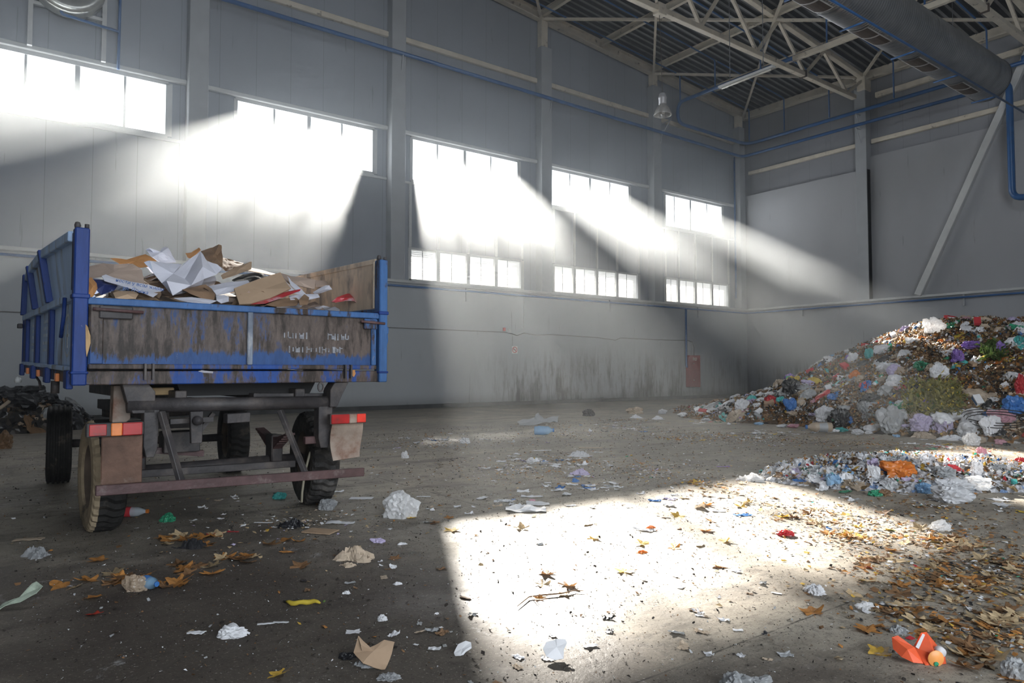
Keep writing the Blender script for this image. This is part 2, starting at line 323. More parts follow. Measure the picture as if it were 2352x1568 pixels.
# trusses
def truss(y,lab):
    e=empty('roof_truss',(22,y,12.3),label=lab,cat='truss',group='roof trusses'); xf=lambda p:p-Vector((22,y,12.3))
    zt=lambda x: 13.32+.105*(28.9-x)
    MB(xf=xf).bar((5,y,12.32),(28.06,y,12.32),.2,.17).build('bottom_chord',M['cream'],e,bevel=.01)
    MB(xf=xf).bar((5,y,zt(5)),(29,y,zt(29)),.2,.17).build('top_chord',M['cream'],e,bevel=.01)
    tops=[28.85-3.05*i for i in range(8)]; bots=[27.5-3.05*i for i in range(8)]
    for i in range(7):
        MB(xf=xf).bar((tops[i],y,zt(tops[i])-.05),(bots[i],y,12.38),.1,.1).build('web_strut',M['cream'],e)
        MB(xf=xf).bar((bots[i],y,12.38),(tops[i+1],y,zt(tops[i+1])-.05),.1,.1).build('web_strut',M['cream'],e)
    MB(xf=xf).box(16.2,16.55,y-.13,y+.13,12.15,12.5).build('gusset_plate',M['cream'],e,bevel=.01)
    MB(xf=xf).box(24.3,24.36,y-.14,y+.14,12.2,12.45).build('clamp',M['dark_grille'],e)
truss(14.4,'large cream lattice truss nearest the window wall'); truss(8.4,'cream lattice truss at the upper right corner, beyond the silver duct')
# brace on back wall
MB().bar((28.6,12.35,4.1),(28.6,8.35,12.7),.25,.2,up=(1,0,0)).build('wall_brace',M['white_steel'],bevel=.015,label='wide pale steel brace leaning across the back wall',cat='brace')
# ---------------------------------------------------------------- pipes
def arc(c,a0,a1,r,e1,e2,n=6): return [Vector(c)+Vector(e1)*math.cos(a0+(a1-a0)*i/n)*r+Vector(e2)*math.sin(a0+(a1-a0)*i/n)*r for i in range(n+1)]
def bend(pts,r=.3,n=5):
    pts=[Vector(p) for p in pts]; out=[pts[0]]
    for i in range(1,len(pts)-1):
        p=pts[i]; a=(pts[i-1]-p); b=(pts[i+1]-p); rr=min(r,a.length*.45,b.length*.45); a=a.normalized()*rr; b=b.normalized()*rr
        for k in range(n+1):
            t=k/n; out.append((p+a)*(1-t)**2+p*2*t*(1-t)+(p+b)*t*t)
    out.append(pts[-1]); return out
def pipe(pts,r,lab,grp=None,br=.3,name='blue_pipe'):
    return MB().tube(bend(pts,br),r,10).build(name,M['blue_pipe'],label=lab,cat='pipe',group=grp)
pipe([(-4,19.93,11.45),(28.35,19.93,11.28),(28.35,9.1,11.24)],.065,'long blue heating pipe below the window wall rail, turning the far corner')
pipe([(28.3,9.9,11.24),(28.3,9.08,11.3),(28.3,9.08,7.15),(28.3,7.2,7.1)],.11,'thick blue pipe dropping at the right edge and bending right',br=.35)
pipe([(23.5,3,12.7),(23.5,19.7,12.7),(23.5,19.7,11.82),(28.4,19.7,11.82),(28.4,2,11.84)],.075,'blue pipe crossing under the truss then dropping to the wall beside the hanging lamp',br=.5)
pipe([(28.4,8.7,11.95),(28.35,3,12.0)],.12,'thick blue pipe at the upper right edge behind the duct')
for i,(y,lab) in enumerate([(19.5,'nearest the window wall'),(17.7,'second from the window wall'),(15.6,'third from the window wall'),(12.95,'just beyond the first truss'),(9.72,'behind the silver duct')]):
    zz=roof(23.5)-.28
    pipe([(6,y,roof(6)-.28),(23.42,y,zz),(23.42,y,12.7)],.03,'thin blue sprinkler pipe under the roof '+lab,'sprinkler pipes',.12)
    pipe([(23.6,y,roof(23.6)-.28),(28.3,y,roof(28.3)-.3),(28.3,y,11.9)],.03,'thin blue sprinkler pipe dropping to the back wall pipes '+lab,'sprinkler pipes',.12)
pipe([(-13,YF-.06,3.9),(28.6,YF-.06,3.9),(28.62,-6,3.9)],.035,'slim blue pipe tucked under the ledge of the lower walls',br=.1)
pipe([(24.2,YF-.09,3.9),(24.2,YF-.09,1.42),(24.32,YF-.06,1.34)],.045,'vertical blue pipe running down to the red fire cabinet',br=.08)
pipe([(28.17,YL-.15,11.3),(28.17,YL-.15,4.6)],.045,'vertical blue pipe beside the corner column')
pipe([(2.51,YL-.2,12.5),(2.49,YL-.2,8.9)],.035,'thin vertical blue pipe right of the wall fan')
pipe([(1.22,YL-.5,10.9),(1.22,YL-.5,9.83),(2.48,YL-.3,9.83)],.035,'thin blue pipe bent under the wall fan',br=.08)
for i,x in enumerate((10.45,16.65,22.75)):
    b=MB().bar((x,YF-.0,11.38),(x,YF-.16,11.38),.03,.03).bar((x,YF-.14,11.36),(x,YF-.01,10.85),.03,.03)
    b.build('pipe_bracket',M['column'],label='pipe bracket on the wall column '+where[2+i],cat='bracket',group='pipe brackets')
b=MB().bar((22.9,YF,11.75),(22.9,19.6,11.78),.03,.03).bar((22.9,19.62,11.76),(22.9,YF,11.3),.03,.03).build('pipe_bracket',M['column'],label='pipe bracket for the upper blue pipe behind the hanging lamp',cat='bracket')
for z in (11.75,11.15):
    MB().bar((28.7,14.5,z),(28.35,14.5,z),.03,.03).bar((28.38,14.5,z-.02),(28.7,14.5,z-.55),.03,.03).build('pipe_bracket',M['column'],label='triangular bracket on the back wall column holding the %s blue pipe'%('upper' if z>11.5 else 'lower'),cat='bracket')
for i,x in enumerate((2.0,7.2,12.95,19.7,25.1)):
    MB().box(x-.03,x+.03,YF-.06,YF,3.55,4.0).build('ledge_bracket',M['column'],label='short ledge bracket under the lower wall ledge, %s from the left'%ords[i],cat='bracket',group='ledge brackets')
for i,y in enumerate((17.2,10.8,5)):
    MB().box(28.62,28.7,y-.03,y+.03,3.6,4.0).build('ledge_bracket',M['column'],label='short ledge bracket under the back wall ledge, %s from the corner'%ords[i],cat='bracket',group='ledge brackets')
# cable tray beside crossing pipe
MB().box(23.2,23.36,7.5,14.15,12.45,12.63).build('cable_tray',M['cream'],bevel=.01,label='straight cream cable tray under the blue crossing pipe',cat='cable tray')
MB().box(23.2,23.36,2.0,6.6,12.45,12.63).build('cable_tray',M['cream'],bevel=.01,label='cream cable tray length right of the silver duct',cat='cable tray')
# strip light on chains
e=empty('strip_light',(18,12.5,9.95),label='narrow white tube light hanging on two chains below the truss',cat='light')
MB().box(-.07,.07,-.95,.95,0,.07).build('housing',M['white_steel'],e,bevel=.01)
MB().tube([(0,-.85,-.03),(0,.85,-.03)],.03,10).build('tube',simple('lamp_tube_off',(.75,.72,.65),.3),e)
for yy in (-.6,.55):
    c=MB(); zz=.07
    while zz<4.5:
        c.box(-.012,.012,yy-.006,yy+.006,zz,zz+.05) if int(zz/.06)%2 else c.box(-.006,.006,yy-.012,yy+.012,zz,zz+.05); zz+=.06
    c.build('chain',simple('chain_steel_%d'%int(yy*10),(.3,.31,.34),.4,.6),e)
# high bay lamp
e=empty('high_bay_lamp',(16.36,14.3,9.0),label='silver high bay lamp hanging on a thin cord from the truss',cat='lamp'); 
q=N('lamp_reflector'); M['refl']=q.fin(q.ramp(q.noise(9,3),[(.3,(.6,.58,.56)),(.7,(.85,.84,.82))]),.25,.3,transl=.35)
MB().lathe([(.265,0),(.27,.02),(.23,.14),(.17,.25),(.11,.31),(.10,.33)],n=28).build('reflector',M['refl'],e,solid=.006)
MB().lathe([(0,.33),(.1,.33),(.12,.35),(.12,.50),(.13,.51),(.13,.56),(.11,.58),(.11,.64),(.08,.68),(0,.69)],n=20).build('gear_housing',simple('lamp_housing',(.55,.55,.57),.4,.3),e)
MB().lathe([(0,.05),(.05,.06),(.07,.13),(.04,.22),(0,.26)],n=14).build('bulb',simple('lamp_bulb',(.9,.88,.82),.15),e)
MB().tube([(0,0,.69),(0,0.1,3.25)],.009,6).build('cord',M['dark_grille'],e)
# duct
e=empty('ventilation_duct',(24.8,8.52,10.25),label='large ribbed silver spiral ventilation duct under the roof',cat='duct')
MB().lathe([(.65,-20),(.65,0)],axis='x',n=48).build('body',M['galv'],e)
MB().lathe([(.67,-.03),(.6,.0),(.6,.05),(.3,.05),(0,.05)],axis='x',n=48).build('end_cap',M['galv'],e)
def on_duct(x0,x1,a0,a1,r,mb,mi=0):
    n=4; vs=[]
    for i in range(n+1):
        a=a0+(a1-a0)*i/n
        for x in (x0,x1): vs.append((x,math.cos(a)*r,math.sin(a)*r))
    return mb.add(vs,[(2*i,2*i+1,2*i+3,2*i+2) for i in range(n)],mi,False)
a0=math.radians(-118);a1=math.radians(-150)
for k,x in enumerate((-1.6,-4.35,-7.1,-9.9)):
    for j in (0,1):
        xx=x+j*.62-.62
        mb=MB(); on_duct(xx,xx+.56,math.radians(-100),math.radians(-62),.663,mb); g=mb.build('grille',M['dark_grille'],e)
        fr=MB()
        for (p,q_,s0,s1) in ((xx-.03,xx,-103,-59),(xx+.56,xx+.59,-103,-59)): on_duct(p,q_,math.radians(s0),math.radians(s1),.668,fr)
        on_duct(xx-.03,xx+.59,math.radians(-103),math.radians(-100),.668,fr); on_duct(xx-.03,xx+.59,math.radians(-62),math.radians(-59),.668,fr)
        fr.build('grille_frame',M['white_steel'],g)
for x in (-.9,-5,-9.1,-13):
    MB().lathe([(.672,x-.02),(.672,x+.02)],axis='x',n=40).tube([(x,.6,.2),(x,.6,3.4)],.008,5).build('hanger_strap',M['galv'],e)
e=empty('sprinkler_pipe',(20,8.07,9.4),label='thin dark blue sprinkler pipe with side branches below the silver duct',cat='pipe')
MB(xf=lambda p:p-Vector((20,8.07,9.4))).tube([(5,8.07,9.4),(28.9,8.02,9.4)],.03,8).build('main_pipe',M['blue_pipe'],e)
for x in (14.0,16.33,18.9,21.4,24.0):
    MB(xf=lambda p:p-Vector((20,8.07,9.4))).tube([(x,8.07,9.4),(x,8.7,9.4)],.025,8).build('branch_pipe',M['blue_pipe'],e)
# wall fan at upper left
e=empty('wall_fan',(1.35,YL-.2,10.7),label='round silver wall fan partly out of the top left corner',cat='fan')
q=N('fan_metal'); M['fan']=q.fin(q.ramp(q.noise(2.5,3,.6),[(.3,(.35,.36,.36)),(.7,(.62,.62,.55))]),.25,.6)
MB().lathe([(0,.1),(.3,.1),(.78,.08),(.82,0),(.82,-.4),(.78,-.44),(.62,-.47),(.55,-.40),(.2,-.38),(0,-.45)],axis='y',n=40).build('housing',M['fan'],e)
MB().box(-.78,-.68,-.05,.1,-1.7,1.5).box(.76,.86,-.05,.1,-1.7,1.5).box(-.78,.86,-.04,.05,-.68,-.6).build('support_frame',M['white_steel'],e)
# fire cabinet
e=empty('fire_cabinet',(24.63,YF,.5),label='red metal fire hydrant cabinet on the lower wall',cat='cabinet')
q=N('cabinet_red'); M['cabred']=q.fin(q.ramp(q.noise(4,4),[(.3,(.30,.025,.03)),(.7,(.38,.04,.045))]),.5)
MB().box(-.37,.37,-.2,0,0,1.37).build('body',M['cabred'],e,bevel=.01)
MB().box(-.35,.35,-.215,-.2,.03,.69).build('door',M['cabred'],e,bevel=.005); MB().box(-.35,.35,-.215,-.2,.71,1.34).build('door',M['cabred'],e,bevel=.005)
for z in (.3,1.02): MB().lathe([(0,-.235),(.02,-.235),(.022,-.215)],c=(-.1,0,z),axis='y',n=10).build('lock',M['white_steel'],e)
def text(body,size,loc,rot,mat,parent=None,name='lettering',ext=.002,sx=1):
    cu=bpy.data.curves.new(name,'FONT'); cu.body=body; cu.size=size; cu.align_x='CENTER'; cu.align_y='CENTER'; cu.extrude=ext
    t=bpy.data.objects.new('t_tmp',cu); C.objects.link(t); dg=bpy.context.evaluated_depsgraph_get(); me=bpy.data.meshes.new_from_object(t.evaluated_get(dg)); bpy.data.objects.remove(t)
    o=bpy.data.objects.new(name,me); me.materials.clear(); me.materials.append(mat); C.objects.link(o); o.location=loc; o.rotation_euler=rot; o.scale=(sx,1,1)
    if parent: o.parent=parent
    return o
M['ink_white']=simple('white_lettering',(.8,.8,.8),.6,var=.1)
text('ПК27',.17,(-.02,-.222,1.2),(pi/2,0,0),M['ink_white'],e,sx=.7)
# sign, call point, junction box, cable
e=empty('no_smoking_sign',(15.0,YF-.01,1.95),label='small square white prohibition sign with red ring on the lower wall',cat='sign')
MB().box(-.13,.13,-.005,0,-.13,.13).build('plate',simple('sign_white',(.8,.78,.76),.5),e)
rg=MB()
for k in range(24):
    a,b=2*pi*k/24,2*pi*(k+1)/24; rg.add([(math.cos(a)*.11,-.008,math.sin(a)*.11),(math.cos(b)*.11,-.008,math.sin(b)*.11),(math.cos(b)*.085,-.008,math.sin(b)*.085),(math.cos(a)*.085,-.008,math.sin(a)*.085)],[(0,1,2,3)])
rg.bar((-.07,-.008,.07),(.07,-.008,-.07),.022,.002,up=(0,1,0)); rg.build('red_ring',simple('sign_red',(.6,.06,.06),.5),e)
MB().bar((-.06,-.0065,0),(.05,-.0065,0),.015,.001,up=(0,1,0)).build('cigarette_pictogram',M['dark_grille'],e)
MB().box(14.48,14.58,YF-.06,YF,2.6,2.72).build('call_point',simple('call_red',(.7,.08,.05),.4),bevel=.01,label='tiny red fire call point beside the junction box on the lower wall',cat='call point')
MB().box(14.68,14.82,YF-.07,YF,2.53,2.68).build('junction_box',M['ledge'],bevel=.01,label='small pale junction box on the wall cable',cat='box')
cp=[(-10,2.62)]+[(x,2.58+.015*math.sin(x*3)) for x in range(-8,14,2)]+[(14.7,2.56),(15.1,2.46),(15.4,2.56),(16,2.5),(16.6,2.54),(18,2.52),(19,2.5),(20,2.42),(20.3,2.52),(22,2.5),(24.4,2.52),(24.7,2.45),(24.8,2.2),(24.8,1.88)]
MB().tube([(x,YF-.02,z) for x,z in cp],.014,6).build('wall_cable',simple('cable_grey',(.22,.21,.2),.6),label='thin grey cable strung along the lower wall to the fire cabinet',cat='cable')
MB().tube([(15.4,YF-.02,3.95),(15.4,YF-.02,2.75),(15.33,YF-.02,2.62),(15.1,YF-.02,2.5)],.014,6).build('wall_cable',M['ledge'],label='short pale cable dropping from the ledge to the junction box',cat='cable')
# ================================================================ TRAILER
TH=.037; TO=Vector((.485,5.409,0)); TC,TS=math.cos(TH),math.sin(TH); TILT=.019
def W2T(p): p=Vector(p)-TO; return Vector((TC*p.x+TS*p.y,-TS*p.x+TC*p.y,p.z))
def T2W(p): return Vector((TO.x+TC*p[0]-TS*p[1],TO.y+TS*p[0]+TC*p[1],p[2]))
def TP(px,py,v):       # point of the trailer's plane v (metres ahead of its tailgate), trailer frame
    o=W2T(CAM); d=W2T(CAM+ray(px,py))-o; t=(v-o.y)/d.y; return o+d*t
def rusty(name,paint,rust,amt,low=False,dark=(.03,.022,.018)):
    q=N(name); X=q.xyz(); f=q.noise(2.2,7,.72,st=(1,1,.45)); g=q.noise(9,6,.75,st=(1,1,.22)); h=q.noise(26,4,.7,st=(1,1,.35))
    c=q.ramp(g,[(.3,tuple(x*.6 for x in paint)),(.7,tuple(min(1,x*1.2) for x in paint))])
    r=q.ramp(h,[(.3,tuple(x*.45 for x in rust)),(.7,rust)]); r=q.mix(q.maprange(g,.45,.62),r,dark)
    m=q.math('ADD',q.math('MULTIPLY',f,.55),q.math('MULTIPLY',g,.45))
    if low: m=q.math('ADD',m,q.maprange(X[2],1.27,1.42,-.13,.03))
    c=q.mix(q.maprange(m,.5-amt,.56-amt),c,r)
    c=q.mix(q.maprange(q.noise(5,6,.8,st=(1,1,.4)),.60,.72,0,.5),c,dark); c=q.mix(q.maprange(q.noise(14,6,.8,st=(1,1,.3)),.65,.71,0,.7),c,(.42,.42,.42))
    return q.fin(c,.55,0,bump=h,bs=.25,bd=.01,spec=.35)
M['gate']=rusty('gate_rusty_blue',(.03,.085,.25),(.155,.12,.105),.07,low=True)
M['blue']=rusty('frame_blue',(.05,.14,.35),(.15,.08,.055),-.02)
M['navy']=rusty('post_navy',(.012,.045,.22),(.07,.03,.02),-.09)
M['beamr']=rusty('beam_rusty',(.02,.08,.33),(.14,.105,.09),.05)
M['ltblue']=simple('side_light_blue',(.40,.56,.82),.5,scale=3,st=(1,1,.3),var=.22,dirt=(.16,.13,.12),dirtamt=.35)
M['inner']=simple('board_inner_worn',(.78,.64,.49),.65,scale=5,st=(1,1,.5),var=.2,dirt=(.22,.19,.17),dirtamt=.7)
M['rustp']=simple('rust_plate',(.15,.085,.06),.7,scale=6,var=.4,dirt=(.32,.26,.22),dirtamt=.3,bump=.3)
M['creamp']=simple('rusted_cream_plate',(.36,.29,.24),.6,scale=5,var=.2,dirt=(.16,.06,.03),dirtamt=.9,bump=.2)
M['chas']=simple('chassis_dark_steel',(.055,.05,.052),.55,scale=5,var=.4,dirt=(.13,.11,.10),dirtamt=.7,bump=.2)
M['chasr']=simple('bumper_brown_steel',(.10,.055,.055),.55,scale=6,var=.35,dirt=(.24,.20,.19),dirtamt=.4,bump=.2)
M['black']=simple('black_steel',(.015,.014,.014),.7,var=.3)  # near-black tone for bed floor, subframe, black cloth and cable
M['tyre']=simple('tyre_rubber',(.018,.017,.016),.75,scale=9,var=.4,dirt=(.09,.075,.06),dirtamt=.3,bump=.3)
M['tyred']=simple('tyre_dusty_sidewall',(.38,.30,.20),.9,scale=4,var=.25,dirt=(.10,.08,.06),dirtamt=.6,bump=.3)
M['tyreg']=simple('tyre_worn_black',(.035,.033,.032),.55,scale=7,var=.5,dirt=(.13,.12,.11),dirtamt=.7,bump=.4)
M['rim']=simple('rim_dirty',(.12,.09,.07),.7,var=.3)
M['red']=simple('lamp_red',(.42,.02,.02),.3,scale=8,var=.25,dirt=(.12,.05,.04),dirtamt=.5)
M['redb']=simple('lamp_red_bright',(.85,.06,.04),.25,scale=8,var=.2)
M['orange']=simple('lamp_orange',(.75,.22,.05),.3,scale=8,var=.2)
M['wood']=simple('wood_block',(.42,.29,.15),.7,scale=3,st=(.3,3,3),var=.25)
tr=empty('farm_trailer',TO,(0,0,TH),label='battered blue farm tipping trailer loaded with waste paper and cardboard',cat='trailer')
tf=lambda p:Vector((p.x,p.y,p.z+TILT*p.y))
def tb(name,mat,*boxes,bevel=.006,parent=None,tilt=True,**kw):
    mb=MB(xf=tf if tilt else None)
    for b in boxes: mb.box(*b)
    return mb.build(name,mat,parent or tr,bevel=bevel,**kw)
L_=4.0
# bed
tb('bed_floor',M['black'],(.0,2.2,.05,L_,1.17,1.2))
bm_=tb('rear_beam',M['beamr'],(.0,2.2,-.015,.06,1.132,1.225)); 
for u in (1.66,): 
    mb=MB(xf=tf); 
    for k in range(12): a=2*pi*k/12; b=2*pi*(k+1)/12; mb.bar((u+math.cos(a)*.022,-.02,1.095+math.sin(a)*.035),(u+math.cos(b)*.022,-.02,1.095+math.sin(b)*.035),.012,.012)
    mb.build('rope_ring',M['chas'],bm_)
g=tb('tailgate',M['gate'],(.045,2.155,0,.02,1.245,1.70),bevel=.003)
tb('top_rail',M['blue'],(.03,2.17,-.035,.03,1.665,1.712),parent=g,label='blue top rail with chipped paint')
tb('bottom_rail',M['beamr'],(.045,2.155,-.022,.0,1.236,1.272),parent=g)
tb('centre_stile',simple('stile_worn_pale',(.22,.26,.33),.6,scale=7,st=(1,1,.4),var=.4,dirt=(.5,.5,.5),dirtamt=.3),(1.075,1.115,-.03,.0,1.27,1.67),parent=g)
tb('side_stile',M['gate'],(.05,.13,-.018,.0,1.27,1.67),parent=g); tb('side_stile',M['blue'],(2.105,2.15,-.022,.0,1.27,1.67),parent=g)
for u0,u1,m in ((.1,.3,M['chas']),(2.03,2.15,M['blue'])):
    l=tb('latch_plate',m,(u0,u1,-.04,-.02,1.575,1.66),parent=g); 
    MB(xf=tf).tube([(u0-.04,-.055,1.635),(u1+.06,-.055,1.625)],.011,8).build('latch_bolt',M['chasr'],l)
for u in (.375,.425,1.855,1.905): tb('hinge',M['chas'],(u,u+.014,-.05,-.01,1.165,1.275),parent=g,bevel=0)
# faded lettering, two worn rows of unreadable strokes
rr=random.Random(3); M['fadep']=simple('faded_paint',(.25,.26,.29),.7,var=.5,scale=20)
for z0,segs in ((1.505,((1.36,1.56),(1.72,1.90))),(1.395,((1.40,1.60),(1.62,1.84)))):
    for a,b in segs:
        fl=MB(xf=tf); u=a
        while u<b:
            w_=rr.uniform(.007,.012); zz=z0-rr.uniform(0,.006); hh=rr.uniform(.03,.055)
            fl.box(u,u+w_,-.0035,-.0005,zz-hh/2,zz+hh/2)
            if rr.random()<.45: fl.box(u,u+.03,-.0035,-.0005,zz+rr.choice((-hh/2,0,hh/2-.008)),zz+rr.choice((-hh/2,0,hh/2-.008))+.009)
            u+=rr.uniform(.022,.036)
        fl.build('faded_lettering',M['fadep'],g)
# posts
for u0,u1,v0,v1,z1,m,nm in ((-.05,.035,-.05,.05,2.165,M['navy'],1),(2.165,2.24,-.05,.05,2.17,M['blue'],1),(-.04,.03,L_-.06,L_,1.78,M['navy'],0),(2.17,2.24,L_-.06,L_,1.78,M['navy'],0)):
    p=tb('corner_post',m,(u0,u1,v0,v1,1.13,z1),bevel=.008)
    if nm:
        MB(xf=tf).lathe([(0,z1),(.016,z1),(.02,z1+.02),(.014,z1+.04),(0,z1+.045)],c=(u0+.02,.01,0),n=10).lathe([(0,z1),(.014,z1),(.014,z1+.028),(0,z1+.03)],c=(u1-.015,-.02,0),n=10).build('bolt',M['chas'],p)
        tb('collar',M['navy'],(u0-.008,u1+.008,-.058,.058,1.70,1.73),parent=p); tb('collar',M['navy'],(u0-.008,u1+.008,-.058,.058,1.205,1.222),parent=p)
tb('gap_strip',simple('weathered_dark',(.03,.022,.03),.8),(-.045,.0,.06,.13,1.76,2.15))
# side walls
sw=tb('side_wall',M['ltblue'],(.0,.02,.07,L_-.05,1.24,1.70),bevel=.002,label='light blue side wall with dark blue ribs')
for v0,v1 in ((.08,.2),(1.42,1.56),(2.55,2.72),(3.62,3.95)): tb('rib',M['navy' if v0>.3 else 'ltblue'],(-.035,.0,v0,v1,1.24,1.70),parent=sw)
tb('upper_rail',M['ltblue'],(-.045,.02,.06,L_,1.695,1.755),parent=sw); tb('lower_rail',M['ltblue'],(-.04,.02,.06,L_,1.215,1.25),parent=sw)
tb('side_latch',M['chas'],(-.09,-.045,L_-.12,L_,1.61,1.66),parent=sw); MB(xf=tf).tube([(-.06,.3,1.72),(-.065,.28,1.6),(-.07,.36,1.45)],.013,8).build('locking_lever',M['navy'],sw)
em=MB(xf=tf); 
for k in range(20):
    a,b=2*pi*k/20,2*pi*(k+1)/20; c=(.62,1.47); em.add([(-.0025,c[0]+math.cos(t)*ru,c[1]+math.sin(t)*rv) for t,ru,rv in ((a,.19,.16),(b,.19,.16),(b,.165,.14),(a,.165,.14))],[(0,1,2,3)])
em.box(-.003,-.001,.55,.7,1.46,1.48).box(-.003,-.001,.6,.64,1.38,1.55); em.build('oval_emblem',simple('emblem_white',(.5,.55,.62),.6,var=.3,scale=12),sw)
M['sidel']=simple('side_lettering',(.42,.50,.60),.6,var=.3,scale=10)
for v0,v1 in ((1.7,2.3),(2.85,3.4)):
    lt=MB(xf=tf)
    for z in (1.62,1.56,1.50,1.43,1.37):
        v=v0+rr.uniform(0,.15)
        while v<v1-.05: lt.box(-.003,-.001,v,v+rr.uniform(.03,.07),z-.014,z+.014); v+=.09
    lt.build('faded_lettering',M['sidel'],sw)
sk=tb('side_skirt',M['beamr'],(-.02,.02,.06,L_,1.13,1.215))
for v in (.12,1.42,2.6,3.85): tb('skirt_bracket',M['navy'],(-.06,-.02,v,v+.16,1.10,1.225),parent=sk)
for v in (.85,2.25,3.3): tb('side_reflector',M['orange'],(-.045,-.02,v,v+.09,1.13,1.19),parent=sk,bevel=.003)
MB(xf=tf).lathe([(0,0),(.03,.0),(.035,.03),(.02,.06),(0,.07)],c=(-.07,3.95,1.02),n=12).build('marker_lamp',simple('marker_glass',(.7,.72,.72),.1),sk)
MB(xf=tf).tube([(0,1.3,1.12),(0,1.3,1.02)],.03,8).build('rope_hook',M['chas'],sk)
MB(xf=tf).tube([(0,2.9,1.12),(.02,2.75,1.07),(.02,2.6,1.0)],.012,6).build('rope_hook',M['chas'],sk)
sw2=tb('side_wall',M['blue'],(2.18,2.2,.07,L_-.05,1.24,1.70),bevel=.002); tb('upper_rail',M['blue'],(2.18,2.24,.06,L_,1.695,1.755),parent=sw2)
MB(xf=tf).tube([(2.255,.0,1.57),(2.262,.0,1.48),(2.24,.0,1.40)],.010,8).build('locking_lever',M['blue'],sw2); tb('hook_plate',M['blue'],(2.24,2.268,-.02,.03,1.54,1.6),parent=sw2)
tb('front_wall',M['ltblue'],(0,2.2,L_-.04,L_,1.2,1.75)); tb('side_skirt',M['beamr'],(2.18,2.22,.06,L_,1.13,1.215))
# extension boards
def tp(px,py,v): p=TP(px,py,v); return Vector((p.x,p.y,p.z))
top=[tp(171,533,.12),tp(104,576,1.45),tp(75,612,2.62),tp(66,632,3.95)]
bot=[Vector((-.01,.12,1.757)),Vector((-.01,1.45,1.78)),Vector((-.01,2.62,1.805)),Vector((-.01,3.95,1.83))]
vs=[];n_=8
cols=[]
for i in range(3):
    for k in range(4):
        t=k/4; cols.append((bot[i].lerp(bot[i+1],t),top[i].lerp(top[i+1],t)))
cols.append((bot[3],top[3]))
for b,t in cols:
    for j in range(n_+1): vs.append(b.lerp(t,j/n_))
fs=[(i*(n_+1)+j,(i+1)*(n_+1)+j,(i+1)*(n_+1)+j+1,i*(n_+1)+j+1) for i in range(len(cols)-1) for j in range(n_)]
eb=MB().add(vs,fs).build('extension_board',M['ltblue'],tr,solid=.012,label='flared light blue extension board')
for i,(a,b) in enumerate(zip(bot,top)):
    if i==0: continue
    MB().bar(a+Vector((-.03,0,0)),b+Vector((-.03,0,-.0)),.09,.05,up=(1,0,0)).build('rib',M['navy'],eb,bevel=.004)
rl=MB()
for i in range(3): rl.bar(top[i]+Vector((-.012,0,-.03)),top[i+1]+Vector((-.012,0,-.03)),.05,.07)
rl.build('board_rail',M['ltblue'],eb,bevel=.006)
r0,r1,r2,r3=Vector((2.19,.06,1.76)),Vector((2.19,3.95,1.83)),Vector((2.20,3.95,2.24)),Vector((2.19,.06,2.165))
eb=MB().add([r0,r1,r2,r3],[(0,1,2,3)]).build('extension_board',M['inner'],tr,solid=.014,label='worn brown inner face of the raised side board')
MB().bar(r3,r2,.035,.045).build('board_rail',M['inner'],eb,bevel=.004); MB().bar((2.18,.075,1.76),(2.18,.075,2.16),.02,.03).build('board_edge',M['inner'],eb)
# chassis
tb('chassis_rail',M['chas'],(.62,.70,.15,4.1,.97,1.08),tilt=False); tb('chassis_rail',M['chas'],(1.52,1.60,.15,4.1,.97,1.08),tilt=False)
MB().add([(.66,.3,1.15),(1.76,.3,1.15),(1.70,.3,1.035),(.70,.3,1.035),(.66,3.6,1.2),(1.76,3.6,1.2),(1.70,3.6,1.05),(.70,3.6,1.05)],[(0,1,2,3),(4,7,6,5),(0,4,5,1),(1,5,6,2),(2,6,7,3),(3,7,4,0)]).build('tipping_subframe',M['black'],tr)
tb('wooden_block',M['wood'],(.40,.66,.35,.47,1.045,1.10),tilt=False); MB().bar((1.2,.25,1.035),(1.83,.25,1.02),.12,.028).build('leaf_plate',M['chas'],tr)
MB().tube([(.30,.1,.985),(1.83,.1,.965)],.052,18).build('rear_cross_tube',M['chas'],tr)
def plate(name,pts,v0,v1,mat,parent=None):
    n=len(pts); vs=[(u,v0,z) for u,z in pts]+[(u,v1,z) for u,z in pts]
    fs=[tuple(range(n)),tuple(range(2*n-1,n-1,-1))]+[(i,n+i,n+(i+1)%n,(i+1)%n) for i in range(n)]
    return MB().add(vs,fs).build(name,mat,parent or tr,bevel=.004)
plate('pivot_bracket',[(1.80,1.13),(1.92,1.13),(1.86,1.02),(1.82,.93),(1.76,.93),(1.76,1.07)],.02,.16,M['chas']); plate('pivot_bracket',[(.26,1.14),(.42,1.14),(.47,1.08),(.47,.93),(.33,.93),(.29,1.02)],.06,.16,M['chas'])
plate('support_post',[(.25,1.12),(.36,1.12),(.36,.88),(.30,.83),(.245,.86)],.3,.42,M['creamp'])
plate('hanger_plate',[(1.68,.94),(1.80,.94),(1.79,.66),(1.76,.60),(1.70,.60),(1.68,.68)],.06,.16,M['chas']); plate('hanger_plate',[(.40,.96),(.50,.96),(.49,.68),(.47,.62),(.42,.62),(.40,.70)],.06,.16,M['chas'])
plate('tow_block',[(.95,.905),(1.12,.91),(1.12,.84),(.95,.835)],.02,.12,M['chas']); plate('tow_pin_plate',[(.70,.93),(.79,.93),(.785,.70),(.71,.70)],.05,.09,M['chas'])
MB().lathe([(0,-.02),(.03,-.01),(.035,.03),(.035,.08)],c=(.745,0,.865),axis='y',n=14).build('tow_pin',M['chas'],tr)
MB().bar((.80,.3,.72),(.93,.3,.90),.035,.03).build('stay_bar',M['chas'],tr); MB().bar((.60,.2,.855),(.90,.2,.86),.03,.035).build('stay_bar',M['chas'],tr)
